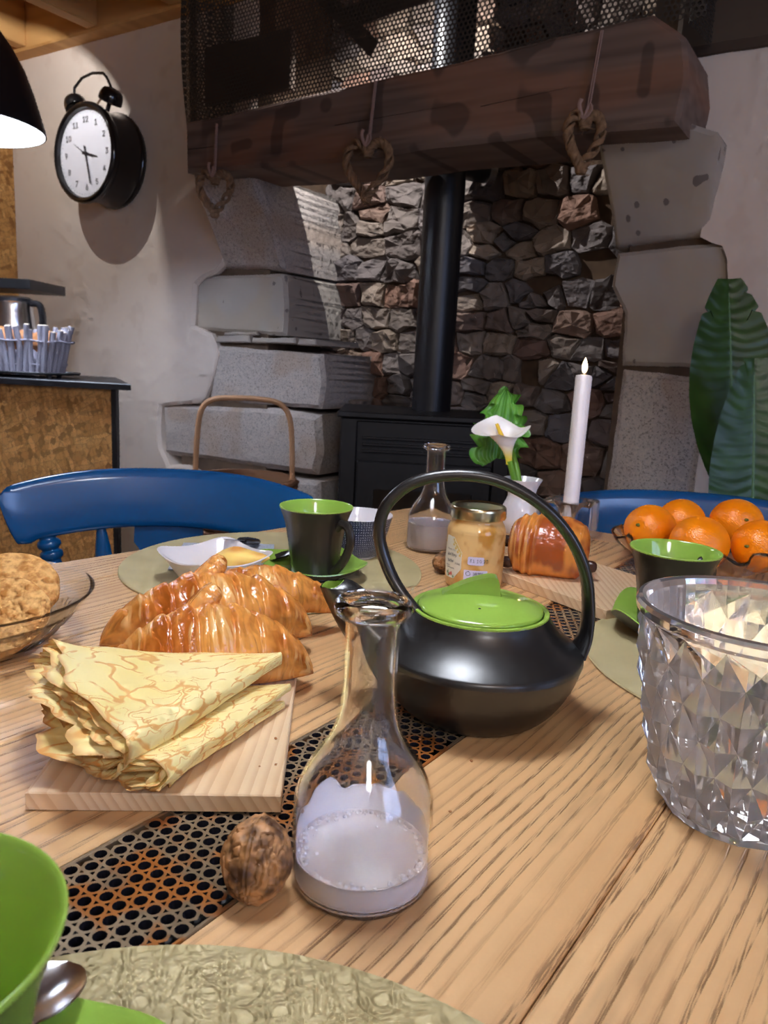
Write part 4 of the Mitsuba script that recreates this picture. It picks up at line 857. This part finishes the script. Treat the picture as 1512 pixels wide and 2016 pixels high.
# croissants
def croissant(p0, p1, R, label, bend=.02, rise=0.0, roll=0.0, sd=1, flap=None, power=.62, uneven=0.0):
    k = thing('croissant', label, 'croissant', 'croissants heaped on the board'); p0, p1 = np.array(p0, float), np.array(p1, float); d = p1 - p0; Ln = np.linalg.norm(d[:2]); ex = d / np.linalg.norm(d)
    ey = np.array([-ex[1], ex[0], 0]); ey /= np.linalg.norm(ey); ez = np.cross(ex, ey)
    bd = np.array([.16, .40, .62, .80]); st = np.array([.10, .12, .12, .12, .10, .08])
    def fn(u, v):
        x = 2 * u - 1; th = 2 * PI * v; slant = .07 * math.sin(th + sd) + .05 * (sfbm([v * 5, sd, 0.0], 2, sd) - .5); ax = abs(x + slant) if abs(x) < .95 else abs(x)
        r = R * (max(0, 1 - abs(x) ** 1.75)) ** power * (1 + uneven * x)
        j = int(np.searchsorted(bd, ax)); lo = bd[j - 1] if j > 0 else 0; hi = bd[j] if j < len(bd) else 1.0
        fr = min(1, max(0, (ax - lo) / (hi - lo))); r *= 1 + .075 * (1 - fr) ** .6 * (1 if j > 0 else .6) * min(1, fr / .12) - .03
        r *= 1 + .14 * (sfbm([x * 9, math.cos(th) * 1.3, math.sin(th) * 1.3 + sd], 3, sd) - .5)
        c = p0 + d * u + ey * bend * (1 - x * x) * -1
        sq = .92
        h = r * math.sin(th); q = c + ey * r * 1.06 * math.cos(th) + np.array([0, 0, 1]) * (h * sq)
        base = p0[2] + (p1[2] - p0[2]) * u + rise * (1 - x * x)
        q[2] = base + r * sq + h * sq
        return q
    g, uv = grid(110, 48, fn); add(k, 'crust', out(g), 'croissant_crust', True, uv=uv)
    if flap:
        q = np.array(smooth_prof(flap, 6)); u = np.linspace(0, 1, len(q)); m = tube(q, np.interp(u, [0, .5, .9, 1], [.015, .0105, .0075, .003]), 14, flat=1.25)
        add(k, 'dough_tip', displace(m, .0012, 160, sd), 'croissant_crust', True, uv=np.stack([np.r_[np.repeat(u, 14), 0, 1] * .3 + .4, np.r_[np.tile(np.arange(14) / 14, len(q)), 0, 0]], 1))
def w3(x, y, z): return (x, y, z)
croissant((-.566, .497, BT + .004), (-.436, .628, BT + .006), .0255, 'rear croissant, its pointed end by the teapot spout', .012, .010, sd=5, power=.7)
croissant((-.553, .413, BT + .004), (-.428, .560, BT + .004), .0350, 'middle croissant with a curled tip on top and a blunt right end', .012, .004, sd=2, power=.52, uneven=.06,
          flap=[(-.500, .462, BT + .040), (-.494, .480, BT + .060), (-.490, .492, BT + .074), (-.485, .500, BT + .081)])
croissant((-.497, .372, BT), (-.377, .497, BT), .0360, 'front croissant right behind the folded crepes', .010, 0, sd=8, power=.60,
          flap=[(-.452, .418, BT + .030), (-.450, .430, BT + .052), (-.4465, .4425, BT + .068), (-.444, .450, BT + .073)])
# crumbs
rc = np.random.default_rng(9); cb = []
for q in range(26):
    u, v = rc.uniform(.10, .152), rc.uniform(.02, .20); x, y = bp(u, v) if q < 16 else bp(rc.uniform(.16, .30), rc.uniform(.0, .2)); z = BT if q < 16 else TZ
    b = trimesh.creation.icosphere(1, rc.uniform(.0005, .0013)); b.vertices *= [1.5, 1, .6]; cb.append(mv(b, (x, y, z + .0006), rc.uniform(0, 3)))
lab(add(None, 'pastry_crumbs', cat(*cb), 'crust_brown'), 'tiny pastry crumbs scattered on the board and the table', 'crumbs', None, 'stuff')

# chocolate pastry: a flattened roll, its spiral end to the left
pc = thing('chocolate_pastry', 'glazed chocolate bread roll with dark chocolate ends on the rear board', 'pastry')
PO2 = np.array([-.340, .946, TZ + .0135]); PA = AX - .32
def fpc(u, v):
    x = 2 * u - 1; th = 2 * PI * v; R = .036 * (max(0, 1 - abs(x) ** 5)) ** .35; fold = 0
    for b in (-.72, -.50, -.30, .80): fold += (.09 if b < 0 else .05) * math.exp(-((x - b - .07 * math.sin(th * 1 + .6)) / .045) ** 2)
    R *= 1 + fold - .02 + .05 * (sfbm([x * 5, math.cos(th), math.sin(th)], 3, 4) - .5) + .10 * math.exp(-((x - .38) / .22) ** 2) * max(0, math.sin(th)) + .06 * math.exp(-((x + .15) / .2) ** 2) * max(0, math.sin(th))
    return (x * .052, R * 1.12 * math.cos(th), .0365 + R * 1.10 * math.sin(th))
g, uv = grid(90, 48, fpc); add(pc, 'crust', mv(out(g), PO2, PA), 'pastry_crust', True, uv=uv)
for (x, y, z) in ((-.054, -.010, .040), (-.050, -.020, .014), (.055, -.012, .020)):
    b = trimesh.creation.icosphere(3, .008); b.vertices *= [1.1, .8, 1]; add(pc, 'chocolate_end', mv(displace(b, .0015, 200, 3), PO2 + [x * math.cos(PA) - y * math.sin(PA), x * math.sin(PA) + y * math.cos(PA), z], PA), 'chocolate')

# ---------------------------------------------------------------- glass bowl of biscuits
BC = np.array([-.683, .365, TZ])
bb = thing('biscuit_bowl', 'cut glass bowl holding the round biscuits at the left edge', 'bowl')
def cutbowl(r0, r1, h, n, t=.0035):
    rows = [(0, .0, 0), (r0 * .9, .0, 0), (r0, .002, 1)]; N = n * 4; v, f = [], []
    th = np.arange(N) * 2 * PI / N; P = []
    K = 14
    for i in range(K + 1):
        q = i / K; r = r0 + (r1 - r0) * (q ** .75); z = .002 + h * q; dep = .0045 * math.sin(PI * min(1, q / .62)) if q < .62 else 0
        P.append((r, z, dep, q))
    prof = [(0, 0, 0, 0)] + P
    for r, z, dep, q in P: v += [((r - dep * (.5 + .5 * math.cos(n * 2 * (a + q * .55)))) * math.cos(a), (r - dep * (.5 + .5 * math.cos(n * 2 * (a + q * .55)))) * math.sin(a), z) for a in th]
    ins = [(r1 - t * .5, .002 + h + .001), (r1 - t, .002 + h)] + [(r0 + (r1 - r0) * (q ** .75) - t - (.004 if q < .62 else .0), .002 + h * q + (.004 if q < .1 else 0)) for q in np.linspace(.97, .02, 14)]
    for r, z in ins: v += [(r * math.cos(a), r * math.sin(a), z) for a in th]
    m = len(v) // N
    for i in range(m - 1):
        for k in range(N): j = (k + 1) % N; f += [(i * N + k, i * N + j, (i + 1) * N + j), (i * N + k, (i + 1) * N + j, (i + 1) * N + k)]
    v += [(0, 0, .001), (0, 0, .0062)]
    for k in range(N): j = (k + 1) % N; f += [(m * N, j, k), (m * N + 1, (m - 1) * N + k, (m - 1) * N + j)]
    return out(TM(v, f))
add(bb, 'glass', mv(cutbowl(.066, .114, .050, 28), BC), 'glass', 25)
def biscuit(loc, r, h, rx, ry, label, sd):
    g = trimesh.creation.icosphere(4, 1.0); v = g.vertices; e = np.sign(v) * np.abs(v) ** np.array([1, 1, .55]); g.vertices = e * [r * 1.12, r * .95, h]
    solo('biscuit', mv(displace(g, .0018, 90, sd), loc, AX, rx, ry), 'biscuit', label, 'biscuit', 'round biscuits in the cut glass bowl', smooth=True)
biscuit((-.690, .335, TZ + .017), .046, .010, .1, .05, 'biscuit at the bottom of the glass bowl', 1)
biscuit((-.640, .372, TZ + .034), .042, .012, .75, -.2, 'front biscuit leaning in the glass bowl, nearest the rim', 2)
biscuit((-.675, .405, TZ + .046), .042, .012, .7, .1, 'rear biscuit standing highest in the glass bowl', 3)
biscuit((-.700, .370, TZ + .040), .040, .012, .7, .3, 'biscuit at the left photo edge in the glass bowl', 4)

# ---------------------------------------------------------------- white dishes, napkin, knife
def dish(x, y, rz, label, z=PM, h=.05):
    k = thing('square_dish', label, 'dish', 'square white china dishes'); q = h / .05
    def up(m):
        v = m.vertices.copy(); r = np.hypot(v[:, 0], v[:, 1]) / (.05 * q); t = np.arctan2(v[:, 1], v[:, 0]); v[:, 2] += .007 * np.clip(r - .8, 0, 1) ** 1.0 * 2.4 * (.5 - .5 * np.cos(4 * t)); m.vertices = v; return mv(m, (x, y, z), rz)
    pr = [(0, 0), (.026, 0), (.0285, .002), (.037, .016), (.0475, .032), (.0495, .0335), (.0485, .0348), (.046, .0335), (.035, .0165), (.0265, .0055), (0, .0045)]
    add(k, 'china', up(out(lathe([(a * q, b) for a, b in pr], 72, square(4.5)))), 'white_china', 50)
dish(-.652, .655, math.radians(79), 'square white china dish with a yellow cake behind the croissants', PM, .058)
dish(-.024, .2155, math.radians(27), 'corner of a white china dish at the bottom edge of the photo', TZ)
md = trimesh.creation.icosphere(4, 1.0); v = md.vertices.copy(); t = np.clip(v[:, 0], -1, 1); w = .72 + .28 * -t; v[:, 1] *= w * .62; v[:, 2] *= w * .42 * (1 + .35 * np.exp(-((t + .15) / .4) ** 2)); v *= .036; md.vertices = v
solo('madeleine', displace(mv(md, (-.622, .668, TZ + .035), math.radians(25), 0, -.12), .0010, 60, 3), 'madeleine', 'yellow shell-shaped cake lying in the white dish', 'cake', smooth=True)
npk = Polygon([(-.8215, .7615), (-.721, .8440), (-.630, .733), (-.730, .650)])
def fnap(u, v):
    a, b, c, d = [np.array(q) for q in npk.exterior.coords[:4]]; p = (a * (1 - u) + b * u) * (1 - v) + (d * (1 - u) + c * u) * v; return (p[0], p[1], PM + .0016 + .0010 * sfbm([u * 5, v * 5, 0], 2, 3))
g, _ = grid(24, 24, fnap); h = g.copy(); h.vertices = h.vertices - [0, 0, .0012]; h.invert()
solo('napkin', cat(g, h), 'napkin', 'folded grey cloth napkin between the white dish and the left saucer', 'napkin')
kn = thing('table_knife', 'knife with a black handle lying over the grey napkin', 'knife')
ka, kb = np.array([-.738, .825, PM + .0065]), np.array([-.684, .722, .7885]); kd = (kb - ka) / np.linalg.norm(kb - ka)
add(kn, 'handle', tube([ka, ka + kd * .004, ka + kd * .05, ka + kd * .085, ka + kd * .088], [.002, .0046, .0055, .0046, .002], 12, flat=1.5), 'black_plastic')
add(kn, 'blade', tube([ka + kd * .086, ka + kd * .12, ka + kd * .15, ka + kd * .165], [.0007, .0007, .0007, .0004], 8, flat=[8, 13, 12, 3]), 'chrome')

# speckled bowl
sbw = thing('speckled_bowl', 'white bowl with a dark blue speckled outside behind the left cup', 'bowl')
def f_speck(p, n, uv):
    x, y = uv.x * 84, uv.y * 24
    ang = mikit.cell_rand(dr.floor(x), dr.floor(y)) * PI; a, b = x - dr.floor(x) - .5, y - dr.floor(y) - .5
    u = a * dr.cos(ang) + b * dr.sin(ang); w = -a * dr.sin(ang) + b * dr.cos(ang)
    return mix(C3(34, 38, 66), C3(214, 216, 226), ss(1.0, .6, dr.sqrt(dr.square(u / .42) + dr.square(w / .13))))
mat('speckle_glaze', proc(f_speck), .15, .5, coat=.4)
so = smooth_prof([(.030, .004), (.036, .016), (.042, .034), (.0475, .0555), (.0490, .0600)], 6)
def lathe_uv(prof, n=96):
    def fn(u, v):
        q = v * (len(prof) - 1); i = min(int(q), len(prof) - 2); r = prof[i][0] + (prof[i + 1][0] - prof[i][0]) * (q - i); z = prof[i][1] + (prof[i + 1][1] - prof[i][1]) * (q - i); t = 2 * PI * u; return (r * math.cos(t), r * math.sin(t), z)
    return grid(n, len(prof) - 1, fn)
g, uv = lathe_uv(so); add(sbw, 'speckled_outside', mv(g, (-.600, .882, PM)), 'speckle_glaze', True, uv=uv)
add(sbw, 'foot', mv(lathe([(0, 0), (.025, 0), (.027, .001), (.030, .004)], 48), (-.600, .882, PM)), 'white_china')
add(sbw, 'white_inside', mv(lathe([(.0490, .0600), (.0487, .0612), (.0478, .0606), (.044, .048), (.037, .024), (.026, .008), (0, .006)], 72), (-.600, .882, PM)), 'white_china', 60)

# ribbed glass behind the teapot
rg = lathe([(0, 0), (.030, 0), (.033, .003), (.036, .02), (.0395, .042), (.0415, .050), (.0410, .0515), (.0395, .0510), (.037, .042), (.0335, .02), (.028, .006), (0, .005)], 144, lambda t: 1 + .028 * math.cos(24 * t))
solo('ribbed_glass', mv(out(rg), (-.3455, .6440, TZ)), 'glass', 'small ribbed glass bowl between the teapot and the honey jar', 'bowl', smooth=40)

# ---------------------------------------------------------------- honey jar
jr = thing('honey_jar', 'jar of pale honey with a gold lid and a date sticker', 'jar')
JO = np.array([-.4115, .8745, TZ]); JR = .0372
add(jr, 'jar_body', mv(out(lathe([(0, 0), (.033, 0)] + smooth_prof([(.0358, .003), (.0366, .012), (.0370, .030), (.0372, .066), (.0368, .0745), (.0340, .0820), (.0318, .0865), (.0318, .0930)], 5) + [(0, .0935)], 72)), JO), 'honey', 40)
ld = lathe([(0, .0900), (.0325, .0900), (.0352, .0895), (.0358, .0905), (.0356, .1000), (.0350, .1035), (.0335, .1048), (.0310, .1040), (.0290, .1030), (0, .1030)], 90)
add(jr, 'lid', mv(ld, JO), 'lid_gold', 40)
def wrap(m, th0, z0, r=JR + .0003):
    """bends a flat mesh (x right, y up, z out) round the jar, its origin at angle th0 and height z0"""
    for _ in range(2): m = m.subdivide() if len(m.faces) < 6000 else m
    v = m.vertices; a = th0 + v[:, 0] / r; R_ = r + v[:, 2]; return TM(np.stack([JO[0] + R_ * np.cos(a), JO[1] + R_ * np.sin(a), JO[2] + z0 + v[:, 1]], 1), m.faces)
def flat(poly, h=.0002, z=0): return ext(shapely.segmentize(poly, .004), h, z)
TL = math.radians(-112); TS = math.radians(-62)
hexl = Polygon([(-.022, .0), (-.012, -.022), (.004, -.022), (.0145, -.008), (.0145, .013), (.001, .031), (-.014, .031)])
lb1 = add(jr, 'label', wrap(flat(hexl), TL, .036), 'label_cream', False, label='cream hexagonal honey label with script lettering')
cm = []
for i in range(5):
    for j in range(3):
        x, y = .0015 + i * .0034 + (j % 2) * .0017 - j * .0, .0275 - i * .0042 - j * .0030
        P = Polygon([(x + .0017 * math.cos(a), y + .0017 * math.sin(a)) for a in np.arange(6) * PI / 3]).intersection(hexl.buffer(-.0006))
        if P.area > 1e-6: cm.append(wrap(flat(P, .00015, .0002), TL, .036))
lab(add(lb1, 'honeycomb_print', cat(*cm), 'label_comb', False), kind='stuff')
def text(s, h, x, y, bold=False, sk=0.0):
    g = meshkit.text_mesh(s, h, .00012, bold); v = g.vertices; v[:, 0] += sk * v[:, 1] + x; v[:, 1] += y; v[:, 2] += .0002; g.vertices = v; return g
add(lb1, 'script', cat(wrap(text('beilles', .0042, -.011, .006, sk=.35), TL, .036), wrap(text('salie', .0042, -.011, -.002, sk=.35), TL, .036)), 'ink', False)
add(lb1, 'small_print', cat(wrap(text('RÉCOLTE, POTS', .0016, -.012, .0135), TL, .036), wrap(text('500g', .0022, .005, -.003, True), TL, .036), wrap(text('FRANCE', .0014, -.012, -.0075), TL, .036), wrap(text('MIEL DE FLEURS', .0015, -.012, -.0100), TL, .036)), 'ink_grey', False)
for nm_, cx, cy, rr, mt in (('red_flower', -.001, -.0165, .0022, 'label_red'), ('red_flower', -.004, -.0180, .0015, 'label_red'), ('green_leaf', -.008, -.016, .0022, 'label_leaf'), ('green_leaf', .003, -.0195, .0015, 'label_leaf'), ('green_leaf', -.0065, -.0195, .0016, 'label_leaf')):
    P = Polygon([(cx + rr * (1 + .35 * math.cos(5 * a)) * math.cos(a), cy + rr * (1 + .35 * math.cos(5 * a)) * math.sin(a)) for a in np.linspace(0, 2 * PI, 30, endpoint=False)]); add(lb1, nm_, wrap(flat(P, .00015, .0002), TL, .036), mt, False)
stk = rrect(.0205, .0105, .0022).difference(shapely.union_all([shapely.Point(s * .0106, q).buffer(.0011) for s in (-1, 1) for q in (-.0052, .0052)]))
l2 = add(jr, 'date_sticker', wrap(flat(stk), TS, .0405), 'label_lilac', False, label='small lilac price sticker printed 31 10.25')
add(l2, 'date_print', wrap(text('31 10.25', .0040, -.0082, -.002), TS, .0405), 'ink', False)
l3 = add(jr, 'barcode_label', wrap(flat(rrect(.030, .014, .001)), TS + .02, .0215), 'label_lilac', False)
add(l3, 'barcode_print', wrap(cat(*[flat(sbox(-.003 + i * .0016, -.002, -.003 + i * .0016 + (.0010 if i % 3 else .0006), .0048), .00012, .0002) for i in range(8)]), TS + .02, .0215), 'ink', False)
ring = shapely.Point(-.0095, .0025).buffer(.0030).difference(shapely.Point(-.0095, .0025).buffer(.0024)); add(l3, 'ring_print', wrap(flat(ring, .00012, .0002), TS + .02, .0215), 'ink', False)

# ---------------------------------------------------------------- vase with calla
vs = solo('bud_vase', mv(out(lathe([(0, 0), (.024, 0)] + smooth_prof([(.027, .003), (.0335, .022), (.0320, .042), (.0245, .060), (.0232, .068), (.0265, .081), (.0325, .0925)], 6) + [(.0328, .0938), (.0316, .0938)] + smooth_prof([(.0316, .0938), (.025, .081), (.0215, .068), (.021, .055)], 4) + [(0, .05)], 64)), (-.4925, 1.213, TZ)), 'white_china', 'small white flared vase holding the calla lily', 'vase', smooth=50)
cl = thing('calla_lily', 'white calla lily flower standing in the small white vase', 'flower')
FR = np.array([math.cos(AX), math.sin(AX), 0]); FB = np.array([-math.sin(AX), math.cos(AX), 0]); UP = np.array([0, 0, 1.0]); FC = np.array([-.5138, 1.1980, .8665])
def fsp(u, v):
    th = 2 * PI * v; r = .0045 + .030 * u ** 1.9 * (1 + .10 * math.cos(2 * th)); h = .066 * u ** .85; cx = -.024 * u ** 1.3
    tipw = math.exp(-((math.atan2(math.sin(th), math.cos(th))) / .28) ** 2)
    x = cx + r * 1.16 * math.cos(th) + .012 * tipw * u ** 3; y = r * .80 * math.sin(th)
    z = h + .014 * u ** 3 * math.sin(th) - .012 * max(0, u - .8) / .2 * (1 - .6 * tipw) * abs(math.cos(th)) + .006 * tipw * u ** 4
    return FC + FR * x + FB * y + UP * z
g, uv = grid(40, 64, fsp); add(cl, 'spathe', g, 'spathe', True, uv=uv)
add(cl, 'spadix', tube([FC + UP * .008, FC + FR * -.015 + UP * .045, FC + FR * -.026 + UP * .067], [.004, .004, .0028], 12), 'spadix')
add(cl, 'stem', tube(smooth_prof([tuple(FC + UP * .006), (-.506, 1.2045, .845), (-.497, 1.211, .806)], 6), .0052, 12), 'stem_green')
cf = thing('calla_leaf', 'ruffled green calla leaf behind the white flower', 'leaf')
def flf(u, v):
    s = (v - .5) * 2; w = np.interp(u, [0, .05, .15, .35, .55, .75, .9, 1.0], [.026, .039, .044, .045, .039, .029, .017, .002])
    ruf = abs(s) ** 2.5; x = -.004 + .012 * s * abs(s) * 0 + w * s * (1 + .06 * math.sin(u * 31 + s)) - .012 * (1 - u); zz = .122 * u - .018 * (1 - min(1, u * 4)) * abs(s) * (1 if s < 0 else .1)
    y = .016 * ruf * (math.sin(u * 24 + 2.2 * s) + .7) * (.3 + .7 * u) - .010 * abs(s) + .02 * u
    return np.array([-.5390, 1.2390, .8700]) + FR * (x + .006 * ruf * math.sin(u * 37)) + FB * (y + .003 * math.cos(s * 22) * .5) + UP * (zz + .004 * ruf * math.cos(u * 43))
g, uv = grid(70, 40, flf); add(cf, 'blade', g, 'leaf_calla', True, uv=np.stack([uv[:, 1], uv[:, 0]], 1))
add(cf, 'stem', tube(smooth_prof([(-.5290, 1.2350, .888), (-.514, 1.226, .866), (-.499, 1.218, .830), (-.493, 1.216, .808)], 6), .0050, 12), 'stem_green')

# ---------------------------------------------------------------- candle
ch = np.array([-.413, 1.230, TZ]); HA = math.radians(6)
hole = lathe([(0, .016), (.0140, .016), (.0140, .040), (.0165, .050), (.024, .060), (.030, .07), (0, .07)], 48)
blk = to_man(bbox(-.0415, .0415, -.040, .040, 0, .066, .0025)) - to_man(out(hole))
solo('candle_holder', mv(from_man(blk), ch, HA), 'glass', 'square block of clear glass holding the lit candle', 'candle holder', smooth=35)
cd = thing('candle', 'tall white lit candle in the glass block', 'candle')
c0, c1 = np.array([-.4125, 1.232, TZ + .017]), np.array([-.4288, 1.283, 1.0195])
ax = (c1 - c0) / np.linalg.norm(c1 - c0)
add(cd, 'wax_stick', tube([c0, c0 + ax * .002, c1 - ax * .004, c1 - ax * .001, c1], [.0115, .0128, .0138, .0132, .0100], 40), 'wax', 40)
add(cd, 'wick', tube([c1, c1 + UP * .007], .0008, 8), 'wick')
fl_ = lathe(smooth_prof([(0, 0), (.0030, .003), (.0046, .009), (.0040, .016), (.0018, .023), (0, .027)], 5), 20)
q = add(cd, 'flame', mv(fl_, c1 + UP * .003), 'bulb_glow', True); scene[q]['emitter'] = {'type': 'area', 'radiance': rgb(*FLAME)}

# ---------------------------------------------------------------- oranges
OC = np.array([-.195, 1.165, TZ])
ob = thing('orange_bowl', 'crinkled clear glass bowl full of oranges', 'bowl')
def cb_(out_):
    def fn(u, v):
        th = 2 * PI * v; r = .045 + .072 * u ** .8; z = .0 + .046 * u ** 1.8; t = 0 if out_ else .0032
        k = u ** 3; r += k * (.006 * math.sin(th * 11) + .003 * math.sin(th * 29 + 1)); z += k * (.006 * math.cos(th * 11 + .7)) + .0012 * sfbm([th * 9, u * 9, 0.0], 1) * u
        return OC + np.array([(r - t * .6) * math.cos(th), (r - t * .6) * math.sin(th), z + t + .0006])
    return fn
g1, _ = grid(24, 144, cb_(True)); g2, _ = grid(24, 144, cb_(False)); n = 145
v = np.vstack([g1.vertices, g2.vertices, [OC + [0, 0, .0006]], [OC + [0, 0, .0038]]]); N1 = len(g1.vertices); f = [g1.faces, g2.faces[:, ::-1] + N1]
i = np.arange(144); e = 24 * n; f += [np.stack([e + i, e + i + 1, N1 + e + i + 1], 1), np.stack([e + i, N1 + e + i + 1, N1 + e + i], 1), np.stack([np.full(144, 2 * N1), i + 1, i], 1), np.stack([np.full(144, 2 * N1 + 1), N1 + i, N1 + i + 1], 1)]
mb = TM(v, np.vstack(f)); mb.merge_vertices(); mb.fix_normals(); add(ob, 'glass', out(mb), 'glass', True)
def orange(loc, r, st, label, sd):
    k = thing('orange', label, 'orange', 'oranges in the glass bowl'); g = trimesh.creation.icosphere(4, r); g.vertices *= [1, 1, .96]; d = np.array(st, float); d /= np.linalg.norm(d)
    c = np.linalg.norm(g.vertices / r - d, axis=1); g.vertices = g.vertices * (1 - .05 * np.exp(-(c / .22) ** 2))[:, None]
    add(k, 'peel', mv(displace(g, .0008, 40, sd), loc), 'orange_peel', True)
    s = trimesh.creation.icosphere(2, .0032); s.vertices *= [1, 1, .7]; add(k, 'stem_scar', mv(displace(s, .001, 400, sd), np.array(loc) + d * r * .955), 'orange_stem')
orange((-.2654, 1.1656, .8010), .0378, (-.25, -.85, .25), 'left front orange with its dark navel showing', 1)
orange((-.2390, 1.2500, .8040), .0365, (.3, .5, .6), 'orange in the second row between the left and the middle one', 2)
orange((-.1870, 1.1215, .8000), .0400, (-.55, -.8, -.15), 'middle front orange right behind the black cup', 3)
orange((-.1640, 1.2780, .8080), .0400, (.45, -.8, .35), 'topmost orange at the back of the bowl', 4)
orange((-.1150, 1.1700, .8000), .0385, (-.35, -.9, .1), 'right front orange with a green stem scar', 5)

# ---------------------------------------------------------------- faceted glass bucket
def bucket():
    n, rows, h = 18, 6, .122; z0 = .006; R_ = lambda z: np.interp(z, [0, .006, .02, .055, .095, .135], [.044, .047, .0525, .060, .0675, .0725]); v, f = [], []
    base = 0; dz = h / rows; at = lambda i, k: i * n + (k % n)
    for i in range(rows + 1):
        z = z0 + i * dz
        for k in range(n): a = 2 * PI * (k + .5 * (i % 2)) / n; v.append((R_(z) * math.cos(a), R_(z) * math.sin(a), z))
    def proud(a, z, d): v.append(((R_(z) + d) * math.cos(a), (R_(z) + d) * math.sin(a), z)); return len(v) - 1
    for i in range(rows - 1):          # diamonds: bottom (i), sides (i + 1), top (i + 2)
        for k in range(n):
            b = at(i, k); o = i % 2; l, r = at(i + 1, k - 1 + o), at(i + 1, k + o); t = at(i + 2, k)
            c = proud(2 * PI * (k + .5 * o) / n, z0 + (i + 1) * dz - dz * .05, .0046); f += [(b, r, c), (r, t, c), (t, l, c), (l, b, c)]
    for k in range(n):                 # half diamonds at the foot and under the rim
        l, r, t = at(0, k), at(0, k + 1), at(1, k); c = proud(2 * PI * (k + .5) / n, z0 + dz * .25, .003); f += [(l, r, c), (r, t, c), (t, l, c)]
        o = rows % 2; l, r, b = at(rows, k - 1 + o) if o else at(rows, k), at(rows, k + o) if o else at(rows, k + 1), at(rows - 1, k) if o else at(rows - 1, k + 1)
        c = proud(2 * PI * ((k + .5 * ((rows - 1) % 2)) if o else (k + 1 + .5 * ((rows - 1) % 2))) / n, z0 + rows * dz - dz * .3, .003); f += [(b, r, c), (r, l, c), (l, b, c)]
    # rim and smooth inside, floor
    ring = []
    def addring(r, z):
        s = len(v)
        for k in range(n * 3): a = 2 * PI * k / (n * 3) + (2 * PI * .5 / n if rows % 2 else 0); v.append((r * math.cos(a), r * math.sin(a), z))
        ring.append(s)
    zt = z0 + h
    for r, z in ((R_(zt) + .0012, zt + .001), (.0755, zt + .0035), (.0762, zt + .008), (.0750, zt + .0105), (.0725, zt + .0112), (.0700, zt + .0100), (.0685, zt + .006), (.0640, .10), (.0575, .06), (.0500, .022), (.046, .016), (.040, .014)): addring(r, z)
    m = n * 3
    for k in range(n):
        A0, A1 = at(rows, k), at(rows, k + 1); q = [ring[0] + (3 * k + j) % m for j in range(4)]; f += [(A0, q[1], q[0]), (A0, A1, q[1]), (A1, q[2], q[1]), (A1, q[3], q[2])]
    for a, b in zip(ring, ring[1:]):
        for k in range(m): j = (k + 1) % m; f += [(a + k, a + j, b + j), (a + k, b + j, b + k)]
    v.append((0, 0, .0135)); c = len(v) - 1
    for k in range(m): f.append((c, ring[-1] + k, ring[-1] + (k + 1) % m))
    s = len(v)
    for k in range(n): a = 2 * PI * k / n; v.append((.0440 * math.cos(a), .0440 * math.sin(a), 0))
    v.append((0, 0, .0008)); c = len(v) - 1
    for k in range(n): f += [(at(0, k), s + k, s + (k + 1) % n), (at(0, k), s + (k + 1) % n, at(0, k + 1)), (c, s + (k + 1) % n, s + k)]
    g = TM(v, f); g.fix_normals(); return out(g)
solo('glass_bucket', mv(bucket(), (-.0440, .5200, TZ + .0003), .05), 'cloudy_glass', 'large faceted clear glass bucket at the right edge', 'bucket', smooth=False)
